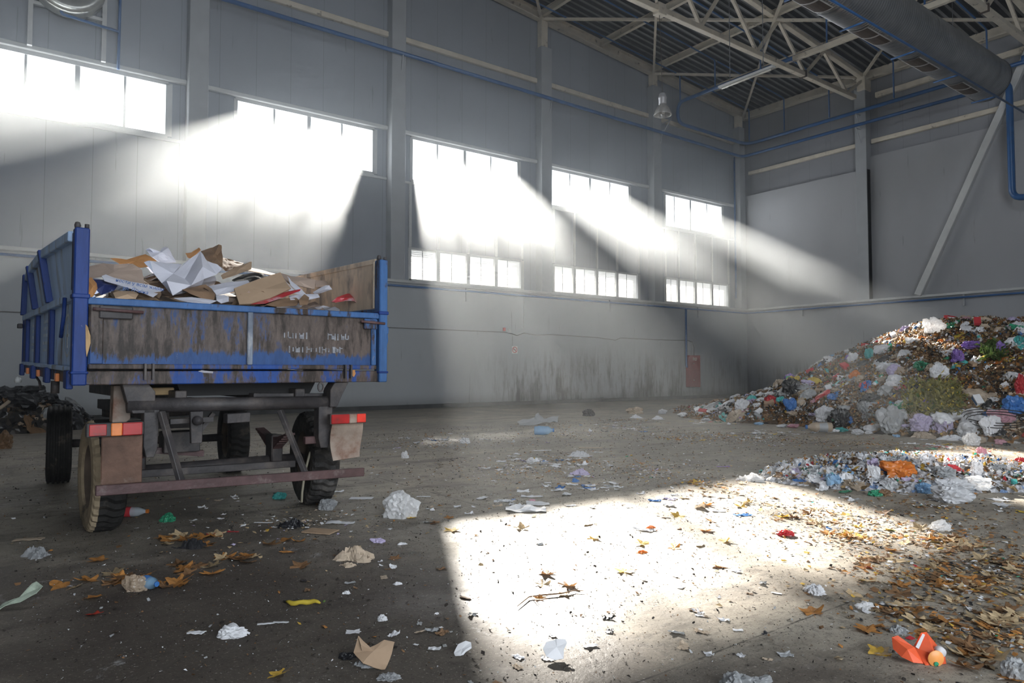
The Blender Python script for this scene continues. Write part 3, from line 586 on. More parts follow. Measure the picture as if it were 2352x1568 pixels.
MB().bar((.50,.02,.94),(.605,-.12,.455),.05,.035).build('bumper_strut',M['chas'],tr,bevel=.004); MB().bar((1.345,.02,.92),(1.50,-.12,.43),.055,.035).build('bumper_strut',M['chas'],tr,bevel=.004)
bp=MB().bar((.085,-.15,.455),(1.975,-.15,.408),.035,.066).build('rear_bumper',M['chasr'],tr,bevel=.004,label='reddish brown steel bumper bar')
MB().bar((.44,.35,.475),(1.60,.35,.455),.04,.055).build('cross_bar',M['chas'],tr,bevel=.004)
tb('hitch_box',M['chas'],(.72,1.0,.9,1.1,.55,.72),tilt=False); MB().bar((.62,1.0,.58),(1.05,1.0,.52),.06,.05).build('stay_bar',M['chasr'],tr)
# lights, mudflaps
l=tb('tail_light',M['chas'],(.03,.365,-.12,-.07,.795,.885),tilt=False); tb('red_lens',M['red'],(.045,.145,-.128,-.12,.803,.878),tilt=False,parent=l,label='dull red lens'); tb('orange_lens',M['orange'],(.17,.235,-.13,-.12,.798,.882),tilt=False,parent=l,label='orange lens'); tb('red_lens',M['red'],(.235,.355,-.13,-.12,.798,.882),tilt=False,parent=l)
l=MB().box(1.70,2.01,-.12,-.06,.80,.88).build('tail_light',M['chas'],tr,bevel=.004); tb('red_lens',M['red'],(1.705,1.86,-.13,-.12,.803,.877),tilt=False,parent=l); tb('middle_lens',M['creamp'],(1.86,1.925,-.13,-.12,.803,.877),tilt=False,parent=l); tb('reflector_lens',M['redb'],(1.925,2.005,-.131,-.12,.806,.876),tilt=False,parent=l,label='bright red reflector')
tb('mudflap',M['rustp'],(.125,.37,-.07,-.058,.47,.80),tilt=False,label='brown rusty mudflap plate')
vs=[];
for i in range(7):
    t=i/6; z=.80-.30*t; dv=-.05-.05*math.sin(t*pi)*-1+.02*t; 
    for j in range(5): s_=j/4; vs.append((1.745+.02*t+(2.0-1.745)*s_+(.02*math.sin(t*3+1) if j==4 else 0),dv-.02*s_*math.sin(t*4),z+.0*s_-.015*s_*(t>.9)*-1))
MB().add(vs,[(i*5+j,i*5+j+1,(i+1)*5+j+1,(i+1)*5+j) for i in range(6) for j in range(4)]).build('mudflap',M['creamp'],tr,solid=.008,label='bent cream and rust mudflap plate')
# wheels (axis along u)
def wheel(c,r,w,mats,lugs,yaw=0,name='wheel'):
    e=empty(name,c,(0,0,yaw)); e.parent=tr; h=w/2
    def mod(rr_,hh,a,k):
        if rr_<r*.93: return rr_
        if lugs: 
            ph=(k+(1 if hh>0 else 0)) %2
            return rr_*(1.0 if ph else .965) if abs(hh)>w*.12 else rr_*.985
        return rr_
    if lugs: prof=[(r*.55,-h*.75),(r*.60,-h*.92),(r*.75,-h*1.02),(r*.9,-h*.98),(r*.97,-h*.86),(r,-h*.6),(r*1.0,-h*.25),(r*1.0,h*.25),(r,h*.6),(r*.97,h*.86),(r*.9,h*.98),(r*.75,h*1.02),(r*.60,h*.92),(r*.55,h*.75)]
    else:
        prof=[(r*.55,-h*.75),(r*.60,-h*.92),(r*.75,-h*1.02),(r*.9,-h*.98)]
        for i in range(5):
            x=-h*.8+i*h*.4; prof+=[(r*.955,x-h*.11),(r*.99 if i in(0,4) else r,x-h*.09),(r*.99 if i in(0,4) else r,x+h*.09),(r*.955,x+h*.11)]
        prof+=[(r*.9,h*.98),(r*.75,h*1.02),(r*.60,h*.92),(r*.55,h*.75)]
    t=MB().lathe(prof,axis='x',n=72 if lugs else 56,mod=mod,smooth=not lugs)
    o=t.build('tyre',mats,e)
    if isinstance(mats,list):
        for p in o.data.polygons:
            if p.center.x<-h*.62: p.material_index=1
    rim=MB().lathe([(0,-h*.45),(r*.2,-h*.45),(r*.24,-h*.3),(r*.5,-h*.35),(r*.54,-h*.75),(r*.57,-h*.78)],axis='x',n=32).lathe([(r*.57,h*.78),(r*.54,h*.75),(r*.5,h*.1),(r*.2,h*.0),(0,h*.0)],axis='x',n=32)
    rm=rim.build('rim',M['rim'],e)
    nt=MB()
    for k in range(6): a=2*pi*k/6; nt.lathe([(0,-h*.44),(.014,-h*.44),(.014,-h*.28)],c=(0,math.cos(a)*r*.36,math.sin(a)*r*.36),axis='x',n=6,smooth=False)
    nt.build('wheel_nut',M['chas'],rm)
    return e
wheel((.275,.86,.425),.425,.23,[M['tyre'],M['tyred']],True); wheel((2.0,.90,.425),.425,.25,M['tyreg'],True,-.12)
wheel((.30,3.75,.425),.425,.23,M['tyre'],False,-.1); wheel((2.05,3.42,.425),.425,.23,M['tyre'],True,-.1)
MB().tube([(.4,.86,.425),(1.88,.90,.425)],.05,14).build('rear_axle',M['chas'],tr); MB().tube([(.42,3.74,.425),(1.93,3.43,.425)],.045,14).build('front_axle',M['chas'],tr)
for u in (.52,1.62):
    e=MB()
    for k in range(6):
        ll=.75-.1*k; zz=.62-.022*k
        e.add([(uu,.88+vv*ll/2,zz+dz-(.07*(abs(vv)**2)*-1)*.8) for vv in (-1,-.5,0,.5,1) for uu,dz in ((u-.04,0),(u+.04,0),(u+.04,.018),(u-.04,.018))],[(4*i+j,4*i+(j+1)%4,4*i+4+(j+1)%4,4*i+4+j) for i in range(4) for j in range(4)]+[(0,1,2,3),(16,19,18,17)])
    s_=e.build('leaf_spring',M['chasr'],tr); MB().box(u-.05,u+.05,.8,.96,.4,.66).build('spring_clamp',M['chas'],s_,bevel=.01)
MB().bar((1.60,.16,.66),(1.85,.16,.66),.05,.06).build('spring_shackle',M['chasr'],tr,bevel=.005)
MB().lathe([(.42,.72),(.48,.72),(.48,.80),(.42,.80)],c=(1.15,3.5,0),n=32,closed=True).build('turntable_ring',M['chas'],tr)
MB().bar((.7,3.5,.85),(1.6,3.5,.85),.2,.12).build('turntable_frame',M['chas'],tr); MB().bar((.62,3.5,.62),(1.65,3.3,.62),.12,.1).build('bolster',M['chas'],tr)
MB().bar((.66,.6,.86),(.66,3.6,.86),.05,.10).build('brake_pipe_rail',M['chas'],tr); MB().bar((.95,4.2,.55),(1.15,5.6,.5),.08,.08).bar((1.35,4.2,.55),(1.15,5.6,.5),.08,.08).build('drawbar',M['chas'],tr)
pts=[TP(745,990,.62),TP(712,1040,.60),TP(700,1085,.60),TP(694,1130,.60),TP(693,1153,.60)]
MB().tube([(p.x,p.y,max(.02,p.z)) for p in pts],.011,6).build('dangling_strap',simple('strap_pale',(.40,.37,.28),.8),tr)
# ================================================================ generic waste shapes
def fbm(p,o=4): return noise.fractal(p,1.0,2.0,o,noise_basis='PERLIN_ORIGINAL')
def bag_mesh(name,seed,mat,sub=3,sx=1,sy=.75,sz=.55,amp=.35,crease=.22,neck=True,flat=True,smooth=False):
    bm=bmesh.new(); bmesh.ops.create_icosphere(bm,subdivisions=sub,radius=.5); o=Vector((seed*7.3,seed*3.1,seed*1.7))
    for v in bm.verts:
        d=v.co.normalized(); n=fbm(d*1.6+o); e_=d+noise.noise_vector(d*1.5+o)*.55; r=1+amp*n; r+=crease*(.45-1.5*abs(noise.noise(e_*2.6+o*2))); r+=crease*.4*(.4-1.5*abs(noise.noise(e_*6.5+o)))
        if neck:
            k=max(0,d.dot(Vector((math.cos(seed),math.sin(seed),.45)).normalized())-.86)/.14; r+=k*.55
        v.co=Vector((d.x*sx*.5,d.y*sy*.5,d.z*sz*.5))*r
        if flat and v.co.z<-sz*.33: v.co.z=-sz*.33+(v.co.z+sz*.33)*.15
    zmin=min(v.co.z for v in bm.verts)
    for v in bm.verts: v.co.z-=zmin
    me=bpy.data.meshes.new(name); bm.to_mesh(me); bm.free(); me.materials.append(mat)
    if smooth: me.polygons.foreach_set('use_smooth',[True]*len(me.polygons))
    return me
def cloth_mesh(name,seed,mat,sx=1,sy=.7,sz=.3,rings=13,segs=38):
    vs=[];o=Vector((seed*3.3,seed*1.9,0)); nz=noise.noise
    for i in range(rings+1):
        t=i/rings
        for k in range(segs):
            a=2*pi*k/segs; ca,sa=math.cos(a),math.sin(a)
            R0=.5*(1+.75*nz(Vector((ca*1.1,sa*1.1,seed)))+.35*nz(Vector((ca*3.5,sa*3.5,seed+5)))*t**3)
            x=ca*R0*t; y=sa*R0*t; w=Vector((x*3.0,y*4.0,0))+o; w=w+Vector((nz(w*.9),nz(w*.9+o),0))*1.1
            rg=1-3.2*abs(nz(w*.8)); rg2=1-3.2*abs(nz(w*2.0+o)); rg3=1-3.0*abs(nz(w*4.6+o))
            zz=(1-t**2)*(.42+.42*rg)+(.26*rg2+.12*rg3)*(1-.6*t**3)+.10
            q=.05*rg2; vs.append(((x+q*nz(w*3))*sx,(y+q)*sy,max(.0,zz)*sz))
    fs=[(i*segs+k,i*segs+(k+1)%segs,(i+1)*segs+(k+1)%segs,(i+1)*segs+k) for i in range(rings) for k in range(segs)]
    me=bpy.data.meshes.new(name); me.from_pydata(vs,[],fs); me.materials.append(mat); return me
def scrap_mesh(name,seed,mat,w=1,h=.7,amp=.12,n=6,jag=.12,fold=.0,thick=0,curl=0):
    o=Vector((seed*5.1,seed*2.3,0)); vs=[]; r_=random.Random(seed)
    fa=r_.uniform(0,pi); fo=r_.uniform(-.2,.2)
    for i in range(n+1):
        for j in range(n+1):
            x=(i/n-.5)*w; y=(j/n-.5)*h; e=max(abs(i/n-.5),abs(j/n-.5))>.49
            if e: x+=noise.noise(Vector((i*.9,j*.9,seed)))*jag*w; y+=noise.noise(Vector((i*.9+9,j*.9,seed)))*jag*h
            z=amp*(abs(noise.noise(Vector((x*2.4/w,y*2.4/w,0))+o))*1.6+.5*noise.noise(Vector((x*6/w,y*6/w,1))+o))*w
            t=x*math.cos(fa)+y*math.sin(fa)-fo*w
            if fold and t>0: z+=t*fold
            if curl: z+=curl*(x*x+y*y)/w
            vs.append((x,y,z))
    zm=sorted(v[2] for v in vs)[len(vs)//10]; vs=[(a,b,max(c-zm,-.004)+.004) for a,b,c in vs]
    me=bpy.data.meshes.new(name); me.from_pydata(vs,[],[(i*(n+1)+j,(i+1)*(n+1)+j,(i+1)*(n+1)+j+1,i*(n+1)+j+1) for i in range(n) for j in range(n)]); me.materials.append(mat); return me
def leaf_mesh(name,seed,mat,lobed=True):
    r_=random.Random(seed); n=30; vs=[(0,0,0)]; cu=r_.uniform(.3,.9)
    for k in range(n):
        a=2*pi*k/n
        if lobed:
            q_=abs(math.cos(2.5*(a-pi/2)))**.7; r=.22+.30*q_+.05*((k%3)-1); r*=(1 if abs(a-1.5*pi)>.35 else .45)
        else: r=.5/(math.sqrt((math.cos(a)/.45)**2+math.sin(a)**2))
        x,y=math.cos(a)*r,math.sin(a)*r; vs.append((x,y,cu*(x*x*r_.uniform(.7,1.3)+.25*y*y)+.04*noise.noise(Vector((x*5,y*5,seed)))))
    fs=[(0,k+1,(k+1)%n+1) for k in range(n)]
    b=len(vs); vs+=[(-.01,-.1,0),(.01,-.1,0),(.02,-.7,.06),(0,-.7,.06)]; fs.append((b,b+1,b+2,b+3))
    zm=min(v[2] for v in vs); vs=[(x,y,z-zm+.005) for x,y,z in vs]
    me=bpy.data.meshes.new(name); me.from_pydata(vs,[],fs); me.materials.append(mat); return me
def lathe_mesh(name,parts,axis='x'):
    mb=MB(); mats=[]
    for prof,m,mod in parts:
        mats.append(m); mb.lathe(prof,axis=axis,n=18,mi=len(mats)-1,mod=mod)
    o=mb.build(name,mats); me=o.data; bpy.data.objects.remove(o); return me
def put(name,me,loc,rot=(0,0,0),s=1,**kw):
    o=bpy.data.objects.new(name,me); C.objects.link(o); o.location=loc; o.rotation_euler=rot; o.scale=(s,s,s) if isinstance(s,(int,float)) else s
    return tag(o,**kw)
cols={'white':(.80,.80,.82),'grey':(.42,.43,.44),'black':(.02,.02,.023),'purple':(.28,.16,.52),'pink':(.66,.35,.42),'blue':(.06,.20,.52),'green':(.04,.34,.18),'yellow':(.66,.48,.06),'red':(.55,.04,.05),'orange':(.72,.22,.04),'beige':(.55,.44,.33),'brown':(.22,.13,.07),'teal':(.10,.50,.48),'lilac':(.55,.48,.68),'lime':(.45,.55,.15),'sky blue':(.30,.50,.72)}
def PM(c,kind='plastic'):
    k='w_'+kind+c
    if k not in M:
        b=cols[c]
        if kind=='plastic': M[k]=simple(k,b,.32,scale=5,var=.12,transl=.22 if c!='black' else 0,spec=.5,rnd=.3)
        elif kind=='paper': M[k]=simple(k,b,.8,scale=6,var=.07,rnd=.25,transl=.12)
        elif kind=='clear': M[k]=simple(k,tuple(min(.95,x*1.18) for x in b),.2,scale=4,var=.04,transl=.45,alpha=.86,spec=.6)
        elif kind=='leaf': M[k]=simple(k,b,.7,scale=3,var=.35,rnd=.6,transl=.2)
    return M[k]
cols['leaf orange']=(.50,.225,.06);cols['leaf brown']=(.24,.13,.06);cols['leaf yellow']=(.66,.42,.07);cols['leaf tan']=(.52,.39,.23)
M['card']=simple('cardboard',(.40,.28,.185),.8,scale=3,var=.13,rnd=.3); M['cardd']=simple('cardboard_dark',(.20,.125,.075),.85,scale=4,var=.3,rnd=.3)
M['sheetw']=simple('paper_white',(.74,.74,.82),.5,scale=3,var=.05,transl=.15,spec=.4)
# ================================================================ TRAILER LOAD
def poly(name,pts,mat,label,cat,off=.0,crump=.015,sub=3,thick=.004,group=None,center=None,parts=None):
    """sheet given by its outline: picture position and distance ahead of the tailgate of each corner"""
    P=[TP(x,y,v) for x,y,v in pts]; c=sum(P,Vector())/len(P)
    if center: c=TP(*center)
    bm=bmesh.new(); vs=[bm.verts.new(p-c) for p in P]; cv=bm.verts.new(Vector((0,off,0)))
    for i in range(len(vs)): bm.faces.new((cv,vs[i],vs[(i+1)%len(vs)]))
    bmesh.ops.subdivide_edges(bm,edges=bm.edges[:],cuts=sub,use_grid_fill=True)
    bmesh.ops.recalc_face_normals(bm,faces=bm.faces[:]); o_=Vector((len(pts)*3.7+pts[0][0]*.1,pts[0][1]*.13,0))
    for v in bm.verts:
        k=v.co*6+o_; v.co+=Vector((.35*noise.noise(k+Vector((7,0,0))),1,.35*noise.noise(k+Vector((0,9,0)))))*crump*(1-2.2*abs(noise.noise(k)))
    me=bpy.data.meshes.new(name); bm.to_mesh(me); bm.free(); me.materials.append(mat)
    o=bpy.data.objects.new(name,me); C.objects.link(o); o.location=T2W(c); o.rotation_euler=(0,0,TH)
    if thick: s=o.modifiers.new('s','SOLIDIFY'); s.thickness=thick
    return tag(o,label=label,cat=cat,group=group)
SW,CB,CD=M['sheetw'],M['card'],M['cardd']; BK=M['black']
M['navyp']=simple('navy_print',(.015,.025,.10),.5,scale=4,var=.3); M['cardo']=simple('cardboard_orange',(.50,.24,.09),.8,scale=3,var=.2)
M['cardp']=simple('cardboard_pinkish',(.42,.32,.26),.85,scale=3,var=.12); M['glossr']=simple('glossy_red_print',(.50,.04,.05),.2,scale=3,var=.3,dirt=(.6,.6,.65),dirtamt=.5)
def facets(name,pts,faces,mat,label,cat,crump=.012,cuts=3,thick=.003):
    P=[TP(*p) for p in pts]; c_=sum(P,Vector())/len(P); bm=bmesh.new(); vs=[bm.verts.new(p-c_) for p in P]
    for f in faces: bm.faces.new([vs[i] for i in f])
    bmesh.ops.triangulate(bm,faces=bm.faces[:]); bmesh.ops.subdivide_edges(bm,edges=bm.edges[:],cuts=cuts,use_grid_fill=True); bmesh.ops.recalc_face_normals(bm,faces=bm.faces[:])
    for v in bm.verts:
        k=v.co*7; v.co+=Vector((.3*noise.noise(k+Vector((7,0,0))),1-2.2*abs(noise.noise(k)),.3*noise.noise(k+Vector((0,9,0)))))*crump
    me=bpy.data.meshes.new(name); bm.to_mesh(me); bm.free(); me.materials.append(mat); o=bpy.data.objects.new(name,me); C.objects.link(o); o.location=T2W(c_); o.rotation_euler=(0,0,TH)
    s=o.modifiers.new('s','SOLIDIFY'); s.thickness=thick; return tag(o,label=label,cat=cat)
facets('paper_sheet',[(331,601,.85),(344,598,.6),(380,603,.75),(418,606,.85),(461,577,.8),(470,590,.7),(478,602,.62),(500,607,.6),(510,617,.55),(497,630,.5),(470,640,.42),(462,655,.45),(430,671,.38),(397,678,.3),(388,669,.4),(382,645,.30),(398,628,.62),(352,625,.55),(372,650,.5),(440,655,.30),(466,612,.42),(425,640,.52)],
 [(0,1,17),(1,2,16,17),(2,3,16),(17,16,15,18),(18,15,14),(3,4,21,16),(16,21,15),(4,5,6,20),(4,20,21),(21,20,19),(15,21,19,13),(15,13,14),(6,7,9,20),(7,8,9),(20,9,10,19),(10,11,12,19),(19,12,13)],SW,'big crumpled white paper sheet on top of the trailer load','paper')
poly('paper_sheet',[(335,573,1.6),(343,570,1.5),(352,579,1.5),(368,583,1.5),(373,570,1.55),(380,565,1.6),(387,568,1.55),(398,585,1.5),(406,602,1.45),(372,604,1.4),(350,590,1.4)],SW,'pointed white paper sheet standing at the left of the load peak','paper',off=-.05,crump=.03)
poly('paper_sheet',[(234,634,.3),(243,631,.35),(262,638,.35),(300,647,.35),(345,655,.35),(378,664,.35),(352,683,.2),(318,669,.2),(275,655,.25),(240,645,.25)],SW,'long white printed sheet with blue lettering along the load edge','paper',crump=.012)
poly('cardboard_piece',[(253,592,1.2),(290,596,1.15),(320,587,1.2),(335,583,1.2),(360,598,1.1),(355,610,1.05),(322,614,1.0),(300,604,1.1),(276,605,1.1)],M['cardo'],'orange brown cardboard flap pointing left near the load top','cardboard')
poly('cardboard_piece',[(200,613,.8),(228,606,.8),(237,604,.8),(262,607,.7),(305,605,.65),(326,619,.6),(334,650,.4),(300,648,.4),(262,640,.45),(240,632,.5),(205,640,.6)],M['cardp'],'pinkish torn cardboard sheet at the left of the load','cardboard',crump=.02)
poly('cardboard_piece',[(427,581,1.6),(440,580,1.5),(458,569,1.5),(462,574,1.4),(440,594,1.4),(432,592,1.5)],M['cardo'],'small curled cardboard tip left of the load peak','cardboard')
poly('cardboard_piece',[(463,576,1.7),(481,570,1.6),(489,568,1.6),(502,561,1.5),(509,563,1.5),(511,585,1.4),(512,612,1.2),(500,609,1.2),(478,600,1.3)],CD,'dark brown cardboard flap forming the load peak','cardboard',crump=.03)
poly('cardboard_piece',[(508,631,.6),(540,614,.8),(577,600,.9),(579,601,.9),(578,617,.8),(540,631,.55),(512,640,.5)],CB,'narrow brown cardboard strip leaning behind the white sheet','cardboard')
poly('cardboard_piece',[(512,590,1.9),(530,596,1.8),(562,604,1.7),(545,615,1.4),(520,622,1.3),(508,612,1.4)],CD,'crushed dark cardboard to the right of the load peak','cardboard',crump=.04)
poly('paper_sheet',[(480,658,.5),(522,649,.5),(570,644,.5),(575,652,.4),(536,670,.3),(498,678,.25),(490,668,.3)],SW,'flat white sheet between the crumpled sheet and the cardboard box','paper')
box_=poly('cardboard_box',[(537,664,.25),(590,644,.35),(643,627,.45),(655,648,.4),(668,664,.3),(620,686,.2),(575,699,.12),(549,700,.1)],CB,'large flattened plain cardboard box leaning on the tailgate rail','box',crump=.004,thick=.01)
poly('cardboard_piece',[(576,699,.13),(600,690,.2),(640,675,.28),(690,664,.3),(688,668,.3),(650,683,.2),(610,697,.1)],M['glossr'],'red edged card lying under the big cardboard box','cardboard',crump=.004)
poly('cardboard_piece',[(643,628,.9),(668,636,.9),(700,640,.9),(724,644,.9),(722,664,.8),(700,660,.8),(672,655,.7),(656,648,.6)],M['cardp'],'upright cardboard panel right of the big box','cardboard',crump=.006,thick=.01)
poly('cardboard_piece',[(724,648,1.1),(768,649,1.1),(774,654,1.1),(772,659,1.0),(724,659,1.0)],M['cardp'],'long narrow cardboard slab at the right of the load','cardboard',crump=.004,thick=.02)
poly('paper_sheet',[(662,634,.6),(668,643,.6),(686,659,.5),(703,676,.4),(690,675,.35),(668,655,.45)],SW,'thin curved white paper standing beside the cardboard panel','paper')
poly('paper_sheet',[(647,640,.5),(660,650,.5),(675,665,.4),(690,676,.35),(668,672,.3),(655,655,.4)],SW,'folded white paper leaning against the cardboard box','paper')
poly('paper_roll',[(720,671,.6),(748,655,.7),(756,655,.7),(764,664,.7),(740,672,.6),(724,675,.5)],SW,'short white paper roll with torn end','paper roll',off=-.04)
poly('paper_sheet',[(663,680,.3),(690,676,.35),(731,675,.35),(734,683,.3),(705,689,.25),(668,689,.2)],SW,'flat white paper stack edge near the tailgate','paper')
poly('magazine',[(763,692,.5),(775,682,.5),(800,674,.55),(826,671,.6),(838,677,.6),(834,695,.5),(829,699,.45),(815,690,.4),(795,689,.4),(770,694,.4)],M['glossr'],'glossy red and silver magazine by the raised side board','magazine',off=-.05,crump=.02)
poly('cardboard_piece',[(418,664,.3),(440,658,.35),(472,653,.4),(487,662,.35),(496,670,.3),(492,688,.15),(474,689,.15),(455,681,.2),(435,674,.25)],CD,'crumpled brown paper bag hanging over the tailgate rail','paper bag',off=-.06,crump=.03)
poly('cardboard_piece',[(261,672,.2),(275,668,.2),(310,668,.25),(318,675,.2),(312,686,.12),(280,687,.1),(265,684,.1)],CB,'rolled brown cardboard tube end near the left post','cardboard',off=-.07)
poly('paper_sheet',[(495,680,.2),(515,678,.2),(527,682,.15),(526,692,.1),(508,697,.08),(497,690,.1)],SW,'small white paper corner at the tailgate rail','paper')
poly('paper_sheet',[(400,684,.2),(440,682,.2),(480,687,.15),(500,690,.1),(480,697,.08),(430,692,.1)],SW,'white sheet lying flat under the crumpled brown bag','paper')
poly('plastic_bag',[(203,640,.3),(225,637,.35),(250,645,.35),(272,656,.3),(262,668,.25),(232,677,.2),(222,665,.2)],M['navyp'],'dark navy printed plastic bag beside the left post','plastic bag',off=-.06,crump=.03)
poly('cardboard_box',[(199,640,.25),(210,637,.3),(222,650,.25),(224,662,.2),(215,680,.12),(199,684,.1)],M['cardo'],'small orange cardboard box corner against the left post','box',off=-.05)
poly('cloth_scrap',[(536,641,1.0),(560,630,1.1),(585,626,1.1),(605,628,1.1),(622,640,.9),(600,648,.8),(560,652,.7)],BK,'black crumpled fabric in the middle of the load','cloth',off=-.05,crump=.04)
poly('cardboard_piece',[(560,612,1.6),(600,620,1.5),(640,632,1.4),(690,640,1.2),(690,644,1.1),(620,632,1.2),(570,622,1.3)],CB,'long cardboard edge sloping down behind the big box','cardboard',crump=.006)
poly('cardboard_piece',[(685,690,.15),(700,676,.25),(712,684,.2),(706,700,.1),(688,701,.1)],CD,'small folded cardboard corner beneath the white paper','cardboard')
poly('cardboard_piece',[(610,700,.12),(640,688,.2),(680,684,.25),(690,692,.2),(680,702,.1),(640,704,.1)],CD,'dark brown card layer along the tailgate','cardboard')
poly('cardboard_piece',[(200,690,.12),(240,684,.2),(300,686,.2),(330,690,.15),(300,694,.1),(230,694,.1)],M['cardp'],'low cardboard strip along the left tailgate rail','cardboard')
poly('paper_sheet',[(478,600,.8),(500,607,.7),(509,617,.6),(505,625,.6),(490,625,.6)],SW,'pointed white paper tip right of the crumpled sheet','paper')
# lettering on the long sheet
p=TP(322,661,.16); 
text('ности у всім живім',.034,T2W((p.x,p.y,p.z+.02)),(pi/2,.16,TH),simple('blue_ink',(.05,.12,.35),.6),None)
lo=[o for o in C.objects if o.name.startswith('lettering') and not o.parent]
t2=text('ул. Леніна',.034,T2W((p.x-.03,p.y-.004,p.z-.02)),(pi/2,.16,TH),M.get('ink') or simple('blue_ink_b',(.05,.12,.35),.6),None)
sheet=[o for o in C.objects if o.get('label','').startswith('long white printed')][0]
bpy.context.view_layer.update()
for t in lo+[t2]:
    mw=Matrix.LocRotScale(t.location,t.rotation_euler,t.scale); t.parent=sheet
    t.matrix_parent_inverse=Matrix.LocRotScale(sheet.location,sheet.rotation_euler,sheet.scale).inverted()
# filler under and between: individual sheets on a sloping pile
def load_h(u,v): return 1.655+.05*(u>1.2)+.42*math.exp(-((u-.95)/.62)**2-((v-1.7)/1.1)**2)+.10*math.exp(-((u-.4)/.5)**2-((v-1.)/.8)**2)
nn=14; vs=[(.06+2.08*i/nn,.06+3.85*j/nn,load_h(.06+2.08*i/nn,.06+3.85*j/nn)-.03+.05*noise.noise(Vector((i*.7,j*.5,3)))) for i in range(nn+1) for j in range(nn+1)]
M['pulp']=simple('mixed_waste_paper',(.13,.095,.07),.9,scale=7,var=.6,dirt=(.45,.42,.40),dirtamt=.4,bump=.5)
o=MB().add(vs,[(i*(nn+1)+j,(i+1)*(nn+1)+j,(i+1)*(nn+1)+j+1,i*(nn+1)+j+1) for i in range(nn) for j in range(nn)]).build('waste_paper_fill',M['pulp'],label='packed mixed waste paper filling the trailer bed',cat='waste',kind='stuff'); o.location=TO; o.rotation_euler=(0,0,TH)
sm=[(scrap_mesh('sheet_%d'%i,i+1,m,1,.7,.10,6,.1,.25*(i%2),0),nm,c,lab) for i,(m,nm,c,lab) in enumerate([(CB,'cardboard_piece','cardboard','brown cardboard scrap lying loose in the trailer load'),(CB,'cardboard_piece','cardboard','brown cardboard scrap lying loose in the trailer load'),(CD,'cardboard_piece','cardboard','dark brown cardboard scrap lying loose in the trailer load'),(SW,'paper_sheet','paper','white crumpled paper scrap lying loose in the trailer load'),(M['cardp'],'cardboard_piece','cardboard','pale pinkish cardboard scrap lying loose in the trailer load')])]
for i in range(120):
    me,nm,c,lab=R.choice(sm); u=R.uniform(.25,1.95); v=R.uniform(.25,3.6); s=R.uniform(.16,.42)
    put(nm,me,T2W((u,v,load_h(u,v)-.02)),(R.uniform(-.45,.45),R.uniform(-.45,.45),R.uniform(0,6.3)),s,label=lab,cat=c,group=lab.replace(' lying loose in the trailer load','s in the load').replace('scrap','scrap'))
# loose bits on the trailer
poly('paper_scrap',[(456,853,-.02),(463,851,-.03),(490,854,-.03),(489,857,-.02),(470,856,-.02)],SW,'torn white paper scrap caught under the tailgate','paper',crump=.003)
poly('dry_leaf',[(808,850,-.03),(815,849,-.04),(817,858,-.04),(813,866,-.04),(809,862,-.03)],M['cardo'],'tan dry leaf stuck to the right end of the rear beam','leaf',crump=.003)
poly('cardboard_piece',[(197,745,-.06),(202,752,-.07),(208,770,-.07),(208,788,-.07),(199,820,-.06),(197,800,-.06)],simple('tan_card',(.55,.36,.18),.8),'tan cardboard strip sticking out beside the left rear post','cardboard',crump=.004)
# ================================================================ REFUSE HEAP
def lerp1(t,tab):
    if t<=tab[0][0]: return tab[0][1]
    for (a,b),(c,d) in zip(tab,tab[1:]):
        if t<=c: return b+(d-b)*(t-a)/(c-a)
    return tab[-1][1]
RIDGE=[(-4,2.0),(0,2.1),(3,2.2),(5,2.26),(6.2,2.33),(7.1,2.42),(7.6,2.40),(8.1,2.22),(9.2,2.02),(10.3,1.45),(11.0,1.0),(11.7,.72),(12.4,.50),(13.2,.30),(14,.08),(15,0)]
TOE=[(-4,14.6),(0,14.3),(2,14.0),(4.4,13.9),(5.3,13.8),(6.4,13.7),(8,14.1),(9.2,14.45),(10,14.1),(11,14.2),(12,14.4),(13,15.3),(15,17)]
def HH(x,y,bump=True):
    r=lerp1(y,RIDGE); t=(x-lerp1(y,TOE))/4.2
    if t<=0 or r<=0: return 0
    h=r*min(1,t)**.78
    if t>1.7: h*=max(0,1-(t-1.7)/1.3)
    if bump: h+=(.13*noise.noise(Vector((x*.9,y*.9,1)))+.07*noise.noise(Vector((x*2.6,y*2.6,5))))*min(1,t*4)
    return max(h,0)
def H2(x,y):  # small spilled heap nearer the camera
    a=((x-8.45)*.80+(y-3.75)*-.6)/1.75; b=((x-8.45)*.6+(y-3.75)*.80)/.95
    d=1-a*a-b*b
    return (.24*d**.7+.05*noise.noise(Vector((x*3,y*3,2)))) if d>0 else 0
def H3(x,y):  # dark heap behind the trailer
    d=1-((x-.1)/1.75)**2-((y-18.3)/1.7)**2
    return .72*d**.6+.1*noise.noise(Vector((x*2,y*2,8))) if d>0 else 0
def HP(px,py,H=HH):
    d=ray(px,py).normalized(); p=CAM.copy()
    for i in range(4000):
        p+=d*.01
        if p.z<=max(0,H(p.x,p.y)): return p
    return p
def litter_mat(name,stops,scale=9):
    q=N(name); v=q.n('TexVoronoi',feature='F1'); q.l(q.coord((1,1,1.3)),v.inputs['Vector']); v.inputs['Scale'].default_value=scale
    s=q.n('SeparateColor'); q.l(v.outputs['Color'],s.inputs[0]); r=q.ramp(s.outputs[0],stops); 
    for e in q.t.nodes:
        if e.type=='VALTORGB': e.color_ramp.interpolation='CONSTANT'
    c=q.mix(q.maprange(q.noise(30,3),.4,.7,0,.6),r,(.04,.03,.02)); return q.fin(c,.75,0,bump=v.outputs['Distance'],bs=1,bd=.05)
